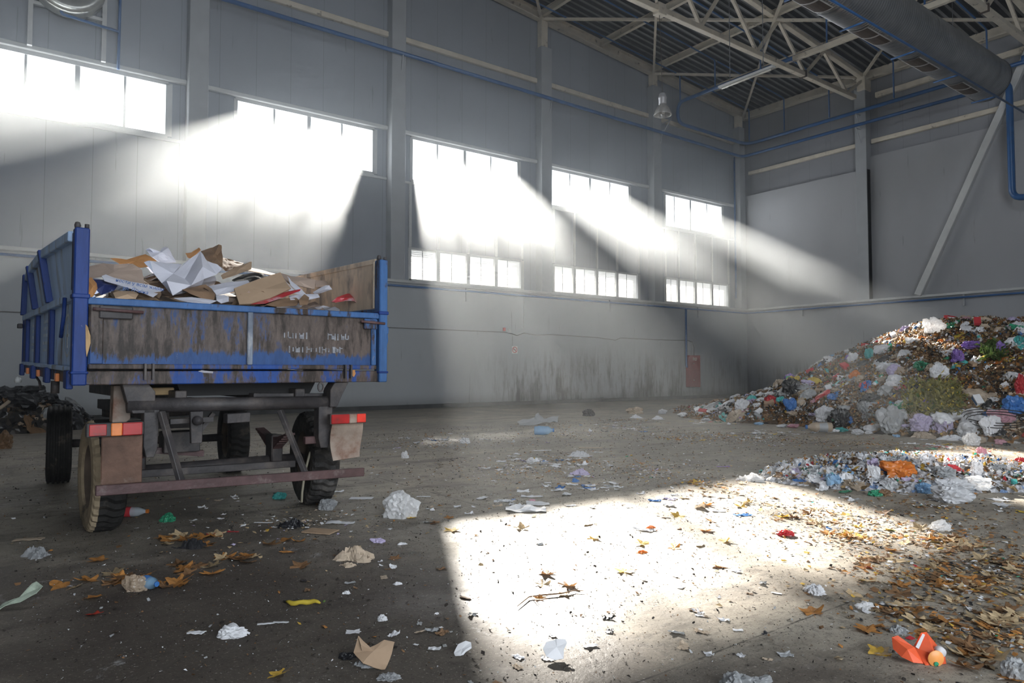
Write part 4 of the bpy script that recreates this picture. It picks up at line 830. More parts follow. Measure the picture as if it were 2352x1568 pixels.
M['heapm']=litter_mat('refuse_mass',[(0,(.10,.06,.03)),(.2,(.22,.12,.05)),(.38,(.05,.04,.035)),(.5,(.36,.22,.11)),(.62,(.14,.11,.08)),(.74,(.42,.40,.38)),(.84,(.30,.15,.05)),(.93,(.03,.03,.03))])
def mound(name,x0,x1,y0,y1,st,H,mat,jit,label):
    nx=int((x1-x0)/st); ny=int((y1-y0)/st); vs=[]
    for i in range(nx+1):
        for j in range(ny+1):
            x=x0+(x1-x0)*i/nx; y=y0+(y1-y0)*j/ny; h=H(x,y)
            vs.append((x,y,h+jit*noise.noise(Vector((x*9,y*9,0))) if h>0.02 else h-.02))
    return MB().add(vs,[(i*(ny+1)+j,(i+1)*(ny+1)+j,(i+1)*(ny+1)+j+1,i*(ny+1)+j+1) for i in range(nx) for j in range(ny)]).build(name,mat,label=label,cat='refuse',kind='stuff')
mound('refuse_heap',13.4,25.5,-4,15.2,.075,HH,M['heapm'],.05,'tall heap of mixed household refuse and leaves against the back wall')
M['spillm']=litter_mat('spill_mass',[(0,(.55,.55,.58)),(.3,(.30,.22,.14)),(.42,(.65,.65,.68)),(.62,(.12,.10,.08)),(.7,(.75,.75,.78)),(.86,(.45,.30,.14)),(.93,(.2,.3,.5))],16)
mound('spilled_refuse',6.5,10.4,2.2,5.4,.05,H2,M['spillm'],.03,'low spill of mixed refuse in front of the large heap')
M['darkm']=litter_mat('dark_refuse_mass',[(0,(.02,.02,.02)),(.3,(.06,.05,.04)),(.5,(.10,.08,.06)),(.7,(.03,.03,.035)),(.9,(.16,.15,.14))],7)
mound('dark_refuse',-2,2.1,16.4,YF-.06,.08,H3,M['darkm'],.05,'dark heap of mixed scrap behind the trailer')
# uncountable fragments on the heaps and the floor
def frag_mesh(name,pts,size,mats,label,cat,tilt=1.2,weights=None,flat=False):
    vs=[];fs=[];mi=[]; r_=random.Random(len(pts))
    idx=list(range(len(mats)))
    for p in pts:
        s=size*r_.uniform(.5,1.5); e=Euler((r_.uniform(-tilt,tilt),r_.uniform(-tilt,tilt),r_.uniform(0,6.28))).to_matrix(); k=r_.choices(idx,weights)[0]; b=len(vs); n=r_.choice((4,5,6)); asp=r_.uniform(.35,1)
        for i in range(n):
            a=2*pi*i/n; rr=s*r_.uniform(.3,.6); vs.append(tuple(Vector(p)+e@Vector((math.cos(a)*rr,math.sin(a)*rr*asp,s*.12*((i%2)-.2)))))
        fs.append(tuple(range(b,b+n))); mi.append(k)
    me=bpy.data.meshes.new(name); me.from_pydata(vs,[],fs)
    for m in mats: me.materials.append(m)
    me.polygons.foreach_set('material_index',mi); o=bpy.data.objects.new(name,me); C.objects.link(o); return tag(o,label=label,cat=cat,kind='stuff')
def smp(H,x0,x1,y0,y1,n,lift=.02):
    out=[]
    while len(out)<n:
        x=R.uniform(x0,x1);y=R.uniform(y0,y1);h=H(x,y)
        if h>.03: out.append((x,y,h+R.uniform(0,lift)))
    return out
LF=[PM('leaf orange','leaf'),PM('leaf brown','leaf'),PM('leaf tan','leaf'),PM('leaf yellow','leaf')]
FR=LF+[PM('white','paper'),PM('grey','plastic'),PM('black','plastic'),PM('blue','plastic'),PM('green','plastic'),PM('red','plastic'),PM('teal','plastic')]
frag_mesh('leaf_waste',smp(HH,13.6,19.5,2.5,14.5,34000,.07),.07,FR,'loose dry leaves and fragments covering the large refuse heap','leaves',weights=[8,15,9,1.6,4.5,2,6,.5,.35,.2,.3])
frag_mesh('small_fragments',smp(H2,6.5,10.4,2.2,5.4,3500,.05),.05,FR,'small white and coloured fragments covering the low spill','fragments',weights=[3,2,3,1.5,20,3,1.5,.8,.5,.3,.6])
frag_mesh('dark_fragments',smp(H3,-2,2,16.5,20,1500,.08),.12,[PM('black','plastic'),PM('brown','paper'),PM('grey','plastic'),PM('beige','paper')],'loose dark fragments on the scrap heap behind the trailer','fragments',weights=[8,5,3,1])
# floor litter
blobs=[((2200,1340),.75,26),((2290,1460),.45,12),((2060,1400),.5,6),((2180,1240),1.0,18),((1950,1240),.6,8),((1850,1180),1.0,8),((1600,1110),.8,6),((1560,1005),1.1,10),((1660,1000),1.0,9),((1330,1060),1.3,8),((2330,1300),.7,16),((1800,1010),1.8,10),((2000,1020),1.5,12),((2250,1030),1.0,10),((1420,965),1.3,5),((2150,1165),1.3,12)]
def blobpt(bl):
    (c,r,_)=R.choices(bl,[b[2] for b in bl])[0]; p=FP(*c); a=R.uniform(0,6.28); q_=abs(R.gauss(0,.6))*r; return Vector((p.x+math.cos(a)*q_,p.y+math.sin(a)*q_,.006))
def rndfloor():
    while True:
        p=FP(R.uniform(-60,2400),R.uniform(945,1560)**1); 
        if 0<p.y<19: p.z=.006; return p
pts=[blobpt(blobs) for _ in range(6000)]+[Vector((R.uniform(0,14),R.uniform(1.5,14),.005)) for _ in range(900)]
pts=[p for p in pts if HH(p.x,p.y)<.02 and H2(p.x,p.y)<.02]
frag_mesh('leaf_litter',pts,.036,FR,'small dry leaf bits and crumbs strewn over the concrete floor','leaves',tilt=.35,weights=[6,9,9,2,3,1,3,.1,.1,.1,.1])
pb=[((1300,1000),2.2,10),((1500,1080),1.5,10),((1200,1080),1.4,9),((1000,1020),2.2,6),((1700,1010),1.8,9),((2000,1200),1.2,6),((700,1200),1.0,4)]
pts=[blobpt(pb) for _ in range(3200)]; pts=[p for p in pts if HH(p.x,p.y)<.02 and H2(p.x,p.y)<.02]
frag_mesh('paper_crumbs',pts,.034,[PM('white','paper'),PM('leaf tan','leaf'),PM('beige','paper'),PM('leaf orange','leaf'),PM('black','plastic'),PM('lilac','paper')],'tiny paper and leaf crumbs scattered over the middle of the floor','paper crumbs',tilt=.35,weights=[8,6,4,3,4,1])
M['crumb']=simple('dark_crumb',(.03,.024,.02),.9,rnd=0)
pts=[]
for _ in range(8000):
    x=R.uniform(-1,12);y=R.uniform(1.2,13); pts.append((x,y,.005))
frag_mesh('floor_grit',pts,.018,[M['crumb'],PM('leaf brown','leaf'),PM('grey','paper'),PM('white','paper')],'dark grit and tiny crumbs scattered on the concrete floor','grit',tilt=.7,weights=[10,3,2,.8])
pts=[(R.uniform(.2,6.5),R.uniform(.9,6.5),.003) for _ in range(20000)]
frag_mesh('fine_grit',pts,.0078,[M['crumb'],PM('leaf brown','leaf'),PM('grey','paper'),PM('white','paper')],'fine grit and specks over the foreground concrete','grit',tilt=.7,weights=[9,4,2,1])
# ---- prototypes
BAGC=['white']*26+['grey']*8+['black']*8+['lilac']*3+['beige']*10+['brown']*6+['purple','pink','blue','green','yellow','red','orange','teal','sky blue','sky blue']
bag_cache={}
def bagm(c,i,kind='plastic',sub=3,**k):
    key=(c,i,kind,sub)
    if key not in bag_cache: bag_cache[key]=bag_mesh('bag',i+1,PM(c,kind),sub,**k)
    return bag_cache[key]
def place_on(H,x,y,sink=.0):
    return Vector((x,y,max(0,H(x,y))-sink))
def slope_rot(H,x,y,k=1):
    e=.15; gx=(H(x+e,y)-H(x-e,y))/(2*e); gy=(H(x,y+e)-H(x,y-e))/(2*e)
    q_=Vector((0,0,1)).rotation_difference(Vector((-gx*k,-gy*k,1)).normalized()); return (q_.to_matrix()@Euler((R.uniform(-.3,.3),R.uniform(-.3,.3),R.uniform(0,6.28))).to_matrix()).to_euler()
q=N('bottle_clear'); M['pet']=simple('pet_plastic',(.70,.78,.85),.12,transl=.3,alpha=.5,spec=.8,var=.05)
M['petb']=simple('pet_blue',(.35,.60,.85),.12,transl=.3,alpha=.65,spec=.8,var=.05)
def bottle_mesh(name,bm_,lm,cm,r=.04,l=.28):
    dent=lambda rr,h,a,k: rr*(1-.10*max(0,math.sin(h*40))*max(0,math.cos(a)))
    return lathe_mesh(name,[([(0,0),(r*.8,0),(r,.01),(r,l*.62),(r*.9,l*.72),(r*.38,l*.88),(r*.36,l*.93)],bm_,dent),([(r*1.02,l*.2),(r*1.02,l*.5)],lm,dent),([(r*.42,l*.93),(r*.42,l*.99),(0,l)],cm,None)])
BOT=[(bottle_mesh('bottle_a',M['pet'],PM('blue','paper'),PM('blue','plastic')),'clear plastic bottle with blue label'),(bottle_mesh('bottle_b',PM('green','plastic'),PM('white','paper'),PM('white','plastic')),'green plastic bottle with white label'),(bottle_mesh('bottle_c',M['pet'],PM('red','paper'),PM('orange','plastic')),'clear plastic bottle with red label'),(bottle_mesh('bottle_d',PM('white','plastic'),PM('teal','paper'),PM('red','plastic'),.045,.24),'white plastic bottle with teal label'),(bottle_mesh('bottle_e',PM('brown','plastic'),PM('yellow','paper'),PM('black','plastic'),.04,.26),'brown bottle with yellow label')]
def carton_mesh(name,mat,m2):
    mb=MB().box(-.5,.5,-.3,.3,0,.55).add([(-.5,-.302,.1),(.5,-.302,.1),(.5,-.302,.4),(-.5,-.302,.4)],[(0,1,2,3)],1); mb.v=[(x+.08*noise.noise(Vector((x*3,y*3,z*5))),y+.07*z,z*(1-.25*(x>0))) for x,y,z in mb.v]
    o=mb.build(name,[mat,m2]); me=o.data; bpy.data.objects.remove(o); return me
CART=[(carton_mesh('carton_a',PM('white','paper'),PM('blue','paper')),'small white and blue carton'),(carton_mesh('carton_b',PM('red','paper'),PM('white','paper')),'small red and white carton'),(carton_mesh('carton_c',M['card'],PM('brown','paper')),'small brown carton')]
SC={c:[scrap_mesh('scrap_%s%d'%(c,i),i+11,PM(c,'paper' if c in('white','beige','brown') else 'plastic'),1,.6,.13,6,.16,.3*(i%2),0) for i in range(4)] for c in ('white','grey','beige','brown','black','blue','green','yellow','red','orange','pink','teal','lilac','purple')}
CL={}
def film_items(H,n,x0,x1,y0,y1,s0,s1,onwhat,grp,cs=BAGC,nm='plastic_film',cat='plastic film',sz=.32):
    k=0
    while k<n:
        x=R.uniform(x0,x1);y=R.uniform(y0,y1)
        if H(x,y)<.05: continue
        c=R.choice(cs); i=R.randrange(4)
        if (c,i) not in CL: CL[c,i]=cloth_mesh('film',i+20,PM(c,'plastic'),1,.7,sz,8,22)
        put(nm,CL[c,i],place_on(H,x,y,.01),slope_rot(H,x,y,1.2),R.uniform(s0,s1),label='rumpled %s plastic film among the waste on %s'%(c,onwhat) if nm=='plastic_film' else 'crumpled %s paper among the waste on %s'%(c,onwhat),cat=cat,group='%s %s on %s'%(c,cat,grp)); k+=1
# ---- items on the large heap
def heap_items(H,n,x0,x1,y0,y1,smin,smax,onwhat,grp,cs=BAGC,vis=None):
    k=0
    while k<n:
        x=R.uniform(x0,x1);y=R.uniform(y0,y1)
        if H(x,y)<.06: continue
        c=R.choice(cs); s=R.uniform(smin,smax)
        if s>.9*smax: s*=1.25
        i=R.randrange(5)
        put('plastic_bag',bagm(c,i),place_on(H,x,y,s*.12),slope_rot(H,x,y),(s,s*R.uniform(.7,1.1),s*R.uniform(.7,1.1)),label='crumpled %s plastic bag among the waste on %s'%(c,onwhat),cat='plastic bag',group='%s bags on %s'%(c,grp)); k+=1
heap_items(HH,185,13.7,18.8,3.0,13.4,.13,.34,'the large refuse heap','the large heap')
film_items(HH,150,13.7,18.8,3.0,13.4,.2,.5,'the large refuse heap','the large heap')
k=0
while k<190:
    x=R.uniform(13.8,19);y=R.uniform(3,13.6)
    if HH(x,y)<.05: continue
    c=R.choice(['white']*5+['grey','beige','beige','brown','brown','black','blue','green','yellow','red','orange','pink','teal','lilac']); s=R.uniform(.10,.32)
    put('wrapper_scrap',R.choice(SC[c]),place_on(HH,x,y,-.02),slope_rot(HH,x,y,1.5),s,label='%s torn wrapper scrap among the waste on the large refuse heap'%c,cat='scrap',group='%s scraps on the large heap'%c); k+=1
k=0
while k<60:
    x=R.uniform(13.8,18.6);y=R.uniform(3.4,13.4)
    if HH(x,y)<.05: continue
    me,l=R.choice(BOT+CART); put('bottle' if 'bottle' in l else 'carton',me,place_on(HH,x,y,-.03),slope_rot(HH,x,y),R.uniform(.8,1.15) if 'bottle' in l else R.uniform(.14,.24),label=l+' among the waste on the large refuse heap',cat='bottle' if 'bottle' in l else 'carton',group=l+'s on the large heap'); k+=1
# ---- items on the toe, spilling to the left
for _ in range(60):
    t=R.random(); px=1560+t*780; py=lerp1(px,[(1560,958),(1700,965),(1900,985),(2050,998),(2200,1008),(2352,1020)])+R.uniform(-14,7)
    p=FP(px,py); c=R.choice(BAGC+['white']*14); s=R.uniform(.12,.30)
    put('plastic_bag',bagm(c,R.randrange(5)),(p.x,p.y,max(0,HH(p.x,p.y))-.005),(0,0,R.uniform(0,6.28)),(s,s,s*.8),label='crumpled %s plastic bag at the foot of the large refuse heap'%c,cat='plastic bag',group='%s bags at the heap foot'%c)
# ---- recognisable pieces of the heap
def hero_bag(px,py,wpx,hpx,c,kind,label,H=HH,seed=1,sub=4,base=True,name='plastic_bag',cat='plastic bag',amp=.35,crease=.3,rz=None,neck=True):
    p=HP(px,py,H) ; z=DEPTH(p)/F_; w=wpx*z*1.05; h=hpx*z*1.15
    flat_=h<w*.42
    me=cloth_mesh(name,seed,PM(c,kind),1,.75,1) if flat_ else bag_mesh(name,seed,PM(c,kind),sub,1,.7,1,amp,crease,neck)
    me_h=max(v.co.z for v in me.vertices); xs=[v.co.x for v in me.vertices]; ww=max(xs)-min(xs)
    me.transform(Matrix.Translation((-(max(xs)+min(xs))/2,0,0)))
    return put(name,me,(p.x,p.y,p.z-.02),(0,0,(YAW-pi/2) if rz is None else rz),(w/ww,w/ww,h/me_h),label=label,cat=cat)
hb=hero_bag
hb(2147,764,48,34,'white','clear','big translucent white bag standing on the shoulder of the large heap',seed=2)
hb(2200,832,30,30,'purple','plastic','bright purple tied bag high on the large heap',seed=4)
hb(2230,800,42,18,'purple','plastic','purple tube shaped bag below the heap crest',seed=6,neck=False)
hb(2297,818,22,34,'purple','plastic','long violet film strip right of the heap crest',seed=8)
hb(2045,993,62,58,'grey','plastic','large pale grey sack at the foot of the large heap',seed=3,amp=.2)
hb(2125,940,38,24,'purple','plastic','dark purple rounded bag below the yellow plants',seed=5,neck=False)
hb(2120,988,60,36,'lilac','plastic','lilac film bag lying at the heap foot right of the grey sack',seed=7)
hb(1935,978,48,38,'black','plastic','glossy black bin bag at the foot of the large heap',seed=9,crease=.4)
hb(1815,905,44,36,'black','plastic','black bin bag on the left shoulder of the large heap',seed=10,crease=.4)
hb(2000,925,54,22,'black','plastic','flat black bag halfway down the large heap',seed=11,crease=.4)
hb(1893,967,38,34,'white','plastic','round white knotted bag left of the black bin bag',seed=12)
hb(1705,942,36,26,'white','plastic','white tied bag at the left end of the heap',seed=13)
hb(1770,930,26,22,'red','plastic','bright red crumpled bag at the left end of the heap',seed=14)
hb(1793,923,22,13,'teal','paper','teal square tub on the left end of the heap',seed=15,neck=False)
hb(1815,945,34,30,'blue','plastic','blue film strip on the left end of the heap',seed=16)
hb(2055,890,42,26,'white','plastic','pale round bag in the middle of the large heap',seed=17,neck=False)
hb(2030,850,36,18,'white','plastic','white oblong bag in the middle of the large heap',seed=18,neck=False)
hb(2055,862,34,26,'lilac','plastic','lilac bag above the pale round bag on the heap',seed=19)
hb(2160,868,44,30,'white','plastic','open white sack with purple lining on the large heap',seed=20)
hb(1965,870,30,20,'orange','plastic','orange crushed bag on the left slope of the large heap',seed=21,neck=False)
hb(2275,1000,52,44,'white','paper','white folded sheet sticking up at the right heap foot',seed=22,amp=.15)
hb(2225,1000,50,34,'white','plastic','white angular sack at the right heap foot',seed=23,amp=.2)
hb(2232,1022,38,28,'white','clear','clear plastic box at the right heap foot',seed=24,amp=.15,neck=False)
hb(2120,1005,60,18,'beige','plastic','flat beige film at the right heap foot',seed=25,neck=False)
hb(2345,905,26,44,'red','plastic','red and black jacket at the right edge of the heap',seed=26,name='jacket',cat='jacket')
hb(2330,950,50,40,'blue','plastic','blue bag at the right edge of the heap foot',seed=27)
hb(2300,970,60,30,'pink','plastic','pink tinted clear film at the right heap foot',seed=28)
hb(2300,998,44,16,'black','plastic','black sack under the white folded sheet',seed=29)
hb(1997,822,22,22,'teal','plastic','teal bottle shaped container on the upper left slope',seed=30)
hb(1958,832,24,22,'white','plastic','white bag on the left skyline of the heap',seed=31)
# yellow-green cut plants
def plant(px0,px1,py0,py1,n,c1,label,H=HH,ln=.27):
    mb=MB(); r_=random.Random(int(px0))
    for _ in range(n):
        p=HP(r_.uniform(px0,px1),r_.uniform(py0,py1),H); d=Vector((r_.uniform(-.6,.2),r_.uniform(-1,.3),r_.uniform(-.5,.5))).normalized()*r_.uniform(.3,1)*ln; p=p+Vector((-.06,0,.06)); w=r_.uniform(.010,.024); s=Vector((0,0,1)).cross(d).normalized()*w
        mb.add([p-s,p+s,p+d*.6+s*1.5+Vector((0,0,.03)),p+d,p+d*.6-s*1.5+Vector((0,0,.03))],[(0,1,2,3,4)],r_.randrange(2))
        if r_.random()<.6:
            for t in (.5,.75,1): 
                q_=p+d*t; e=Vector((r_.uniform(-1,1),r_.uniform(-1,1),r_.uniform(-.3,1)))*.05; f=Vector((e.y,-e.x,e.z))*.6; mb.add([q_,q_+e,q_+e+f,q_+f],[(0,1,2,3)],r_.randrange(len(c1)))
    return mb.build('cut_plants',c1,label=label,cat='plants')
M['olive']=simple('olive_stems',(.30,.27,.07),.7,transl=.2,var=.3); M['yell']=simple('yellow_leaves',(.68,.52,.06),.7,transl=.3,var=.25); M['dgr']=simple('dark_green_stems',(.10,.17,.04),.7,transl=.2,var=.3)
plant(2085,2200,888,952,900,[M['olive'],M['olive'],M['yell'],M['dgr']],'yellow green bundle of cut plants lying across the large heap')
plant(2260,2300,795,830,160,[M['dgr'],M['dgr'],M['olive']],'dark green cut plants right of the heap crest',ln=.25)
# black cable loops
mb=MB(); c=HP(2300,985); 
for k in range(3): mb.tube([c+Vector((-.25+.03*k,math.cos(a)*(.45+.05*k),.15+math.sin(a)*.12+.04*k)) for a in [i*2*pi/20 for i in range(19)]],.008,5)
mb.build('cable_coil',M['black'],label='loose loops of thin black cable at the right heap foot',cat='cable')
# ---- small spilled heap
film_items(H2,120,6.6,10.3,2.3,5.2,.10,.24,'the low spill in front of the heap','the low spill',['white']*20+['grey','grey','lilac','lilac','beige','sky blue','brown'],nm='crumpled_paper',cat='paper',sz=.5)
k=0
while k<90:
    x=R.uniform(6.5,10.4);y=R.uniform(2.2,5.4)
    if H2(x,y)<.03: continue
    c=R.choice(['white']*8+['grey','beige','brown','blue','green','orange','teal','lilac']); put('wrapper_scrap',R.choice(SC[c]),place_on(H2,x,y,-.01),slope_rot(H2,x,y,1.5),R.uniform(.06,.17),label='%s torn wrapper scrap among the low spill before the heap'%c,cat='scrap',group='%s scraps on the low spill'%c); k+=1
hs=lambda *a,**k: hero_bag(*a,H=H2,**k)
hs(2062,1092,82,36,'orange','plastic','bright orange plastic bag on top of the low spill',seed=41)
hs(2005,1078,26,28,'lilac','plastic','pointed pale bag behind the low spill',seed=42)
hs(2005,1100,30,34,'white','paper','crushed white and lilac wrapper in the low spill',seed=43)
hs(2180,1078,56,16,'red','plastic','orange red bag at the back of the low spill',seed=44)
hs(2170,1095,52,28,'grey','plastic','pale grey tied bag at the back of the low spill',seed=45)
hs(2190,1152,84,38,'white','plastic','large white plastic bag at the front right of the low spill',seed=46,amp=.25)
hs(2185,1128,76,34,'white','plastic','bulging white bag in the middle of the low spill',seed=47)
hs(2245,1120,62,30,'white','clear','white translucent bag right of the bulging bag',seed=48)
hs(2245,1092,26,34,'white','plastic','upright white bag behind the low spill',seed=49)
hs(2290,1080,40,18,'grey','plastic','grey mixed bag at the right of the low spill',seed=50)
hs(1895,1115,30,14,'white','plastic','white bag at the left tip of the low spill',seed=51)
hs(1965,1115,26,18,'grey','plastic','silver grey bag at the left of the low spill',seed=52)
hs(2010,1138,34,16,'green','plastic','green and white carton at the front of the low spill',seed=53,neck=False)
hs(2030,1138,30,18,'brown','plastic','brown bag at the front of the low spill',seed=54)
hs(2125,1130,40,24,'sky blue','clear','clear blue bag at the front of the low spill',seed=55)
hs(2345,1068,34,20,'red','plastic','red wrapper at the right edge of the low spill',seed=56)
# ---- dark scrap heap behind the trailer
def dj(name,cat,me,n,s0,s1,label,grp):
    k=0
    while k<n:
        x=R.uniform(-1.6,1.8);y=R.uniform(16.6,18.6)
        if H3(x,y)<.05: continue
        put(name,me if not callable(me) else me(),place_on(H3,x,y,.02),slope_rot(H3,x,y),R.uniform(s0,s1),label=label,cat=cat,group=grp); k+=1
dj('rubbish_sack','sack',lambda:bagm('black',R.randrange(5)),34,.3,.55,'black bag on the dark scrap heap behind the trailer','black bags on the dark scrap heap')
dj('rubbish_sack','sack',lambda:bagm('grey',R.randrange(5)),14,.2,.4,'grey bag on the dark scrap heap behind the trailer','grey bags on the dark scrap heap')
dj('cardboard_piece','cardboard',lambda:R.choice(SC['brown']),16,.3,.6,'brown board scrap on the dark heap behind the trailer','brown boards on the dark scrap heap')
plk=MB().box(-.5,.5,-.05,.05,0,.04).build('tmp',PM('beige','paper')); pm=plk.data; bpy.data.objects.remove(plk)
dj('wooden_plank','plank',pm,14,.3,.7,'short pale wooden plank on the dark heap behind the trailer','planks on the dark scrap heap')
# grey container edge and brown sack at far left
p=FP(-18,905)
MB().box(-.5,.5,-.3,.3,0,1.17).box(-.53,.53,-.33,.33,1.17,1.24).tube([(.5,-.2,1.0),(.58,-.2,1.0),(.58,-.2,.75),(.5,-.2,.75)],.015,6).build('waste_bin',M['white_steel'],bevel=.02,label='pale grey container with rim at the far left edge',cat='bin').location=FP(-42,968)
hero_bag(5,1030,46,40,'brown','plastic','brown sack on the floor at the far left edge',H=lambda x,y:0,seed=60)
# ================================================================ FLOOR LITTER
Z0=lambda x,y:0
LM={c:[leaf_mesh('leaf_%s%d'%(c,i),i+3,PM('leaf '+c,'leaf'),True) for i in range(3)]+[leaf_mesh('leafo_%s%d'%(c,i),i+9,PM('leaf '+c,'leaf'),False) for i in range(1)] for c in ('orange','brown','yellow','tan')}
def put_leaf(p,s,c,lab,grp):
    put('fallen_leaf',R.choice(LM[c]),(p.x,p.y,.002),(R.uniform(-.25,.25),R.uniform(-.25,.25),R.uniform(0,6.28)),s,label=lab,cat='leaf',group=grp)
zones=[('left',[((425,1240),.22,12),((500,1232),.1,3),((300,1330),.22,9),((450,1302),.15,5),((560,1285),.3,6),((230,1330),.35,4),((400,1340),.25,4),((620,1250),.35,6)],62,['orange','orange','tan','brown'],'on the dark floor in front of the trailer',.09,.145),
('right',[((2200,1340),.6,26),((2290,1430),.4,14),((2060,1420),.4,8),((2180,1250),.8,18),((2330,1300),.5,16),((2250,1500),.3,8)],150,['tan','tan','tan','brown','brown','orange'],'on the floor at the lower right',.08,.14),
('mid',[((1950,1235),.3,8),((1700,1150),.7,6),((1610,1110),.35,6),((1560,1005),.9,7),((1340,1060),1.0,5),((1000,1195),.9,2),((1500,1250),1.2,5),((1850,1190),.8,8),((1200,1330),.8,3)],100,['orange','yellow','tan','brown'],'on the concrete in the middle of the hall',.08,.13)]
for zn,bl,n,cs,where_,s0,s1 in zones:
    for _ in range(n):
        p=blobpt(bl)
        if HH(p.x,p.y)>.02 or H2(p.x,p.y)>.02: continue
        c=R.choice(cs); put_leaf(p,R.uniform(s0,s1),c,'small curled %s maple leaf %s'%(c,where_),'%s leaves %s'%(c,where_))
def leafhero(px,py,wpx,c,lab): 
    p=FP(px,py); put('fallen_leaf',LM[c][0],(p.x,p.y,.002),(R.uniform(-.2,.1),R.uniform(-.2,.2),R.uniform(0,6.28)),wpx*DEPTH(p)/F_*1.1,label=lab,cat='leaf')
cols['leaf red']=(.42,.04,.02); LM['red']=[leaf_mesh('leaf_red',3,PM('leaf red','leaf'))]
leafhero(215,1412,34,'red','single deep red maple leaf at the lower left')
leafhero(214,1373,36,'orange','large orange leaf below the blue crushed bottle')
leafhero(415,1335,34,'orange','orange leaf right of the blue crushed bottle'); leafhero(565,1275,32,'orange','rusty orange leaf near the bright floor spot'); leafhero(640,1550,46,'yellow','pale yellow veined leaf on the lime stained floor')
leafhero(2228,1335,54,'orange','large orange leaf standing up at the right edge area'); leafhero(1990,1335,50,'tan','large tan curled leaf beside a gap in the leaf carpet'); leafhero(2065,1392,48,'tan','pale tan leaf above the crushed foil strip'); leafhero(1965,1232,44,'yellow','bright yellow orange leaf clump in the sunlight'); leafhero(2050,1265,34,'orange','upright orange leaf right of the yellow clump'); leafhero(1240,1375,26,'orange','orange leaf caught on the twig'); leafhero(2020,1498,44,'tan','tan leaf left of the orange juice packet'); leafhero(1000,1200,22,'brown','folded brown leaf left of the sunlit patch'); leafhero(1032,1190,22,'orange','small orange leaf near the big clear bag'); leafhero(2110,1425,44,'tan','long tan leaf by the crushed foil strip')
# anonymous scraps
szones=[([((1250,1060),1.0,10),((1350,1115),.6,6),((1450,985),1.6,8),((1000,1010),1.6,6),((1150,1150),.8,3),((1500,1150),.8,3)],170,['white']*8+['grey','beige','blue','lilac'],'in the middle of the hall floor',.05,.17),
([((2000,1120),.8,8),((2150,1025),.9,10),((1750,995),1.2,9),((2300,1150),.6,4),((1650,970),.8,6)],120,['white']*7+['grey','beige','red','yellow','green'],'on the floor before the large heap',.06,.18),
([((900,1300),.5,5),((1000,1450),.35,4),((1250,1500),.35,4),((1600,1450),.5,5),((1700,1350),.6,4),((600,1200),.5,5),((2150,1400),.5,6),((500,1150),.5,4),((350,1220),.3,3)],90,['white']*6+['grey','grey','beige','black','brown'],'on the foreground floor',.025,.07)]
for bl,n,cs,where_,s0,s1 in szones:
    for _ in range(n):
        p=blobpt(bl)
        if HH(p.x,p.y)>.02 or H2(p.x,p.y)>.02: continue
        c=R.choice(cs); s=R.uniform(s0,s1)
        put('litter_scrap',R.choice(SC[c]),(p.x,p.y,.002),(0,0,R.uniform(0,6.28)),(s,s,s*R.uniform(.5,1.6)),label='small %s torn scrap %s'%(c,where_),cat='scrap',group='%s scraps %s'%(c,where_))
# ---- named pieces of litter
def hf(px,py,w,h,c,kind,label,**k): return hero_bag(px,py,w,h,c,kind,label,H=Z0,**k)
def sheet(px,py,w,dm,c,label,name='paper_sheet',cat='paper',kind='paper',rz=0,seed=1,amp=.02,fold=0,mat=None,thick=.003,jag=.05,hs_=1,n=8):
    p=FP(px,py); z=DEPTH(p)/F_; me=scrap_mesh(name,seed,mat or PM(c,kind),1,dm,amp,n,jag,fold)
    o=put(name,me,(p.x,p.y,.003),(0,0,YAW-pi/2+rz),(w*z,w*z,w*z*hs_),label=label,cat=cat); s=o.modifiers.new('s','SOLIDIFY'); s.thickness=thick/(w*z); s.offset=1; return o
hf(922,1187,84,54,'white','clear','large crumpled clear plastic bag in the middle of the floor',seed=71,amp=.3)
sheet(1207,1172,92,.55,'white','thick white paper pad with brown edges at the sunlit patch',seed=3,amp=.10); sheet(1235,1158,52,.6,'white','white folded carton flap with pink mark beside the paper pad',seed=5,amp=.06,fold=.2,name='carton_flap',cat='carton')
hf(1222,1150,16,8,'pink','paper','small magenta scrap on the white carton flap',seed=72,neck=False,name='paper_scrap',cat='paper'); sheet(1222,1142,50,.3,'white','narrow crumpled white wrapper above the paper pad',seed=6,amp=.08,name='wrapper',cat='wrapper')
# juice packet
p=FP(2108,1516); z=DEPTH(p)/F_; e=empty('juice_packet',(p.x,p.y,0),(0,0,YAW-pi/2),label='crumpled bright orange juice packet with white cap at the lower right',cat='packet')
M['juice']=simple('juice_orange',(.85,.13,.05),.3,scale=8,var=.2)
Q=lambda x,y,d=0: ((x-2108)*z,d,(1516-y)*z)
MB().add([Q(2052,1490),Q(2055,1468,.02),Q(2072,1466,.03),Q(2098,1485,-.01),Q(2110,1515,-.04),Q(2082,1510,-.05),Q(2062,1502,-.03),Q(2074,1484,-.035)],[(0,1,7,6),(1,2,3,7),(7,3,4,5),(6,7,5)]).build('side_panel',M['juice'],e,solid=.002)
MB().add([Q(2098,1486,.0),Q(2126,1460,.03),Q(2145,1462,.05),Q(2160,1488,.03),Q(2170,1504,.0),Q(2160,1515,-.04),Q(2110,1517,-.05),Q(2130,1492,-.05)],[(0,1,2,7),(2,3,4,7),(7,4,5,6),(0,7,6)]).build('front_panel',M['juice'],e,solid=.002)
MB().add([Q(2100,1483,-.012),Q(2126,1459,.018),Q(2131,1461,.015),Q(2106,1487,-.016)],[(0,1,2,3)]).build('white_seal',PM('white','paper'),e)
MB().lathe([(0,-.012),(.02,-.012),(.022,0),(.022,.01)],c=Q(2150,1490,-.03),axis='y',n=14).build('screw_cap',PM('white','plastic'),e)
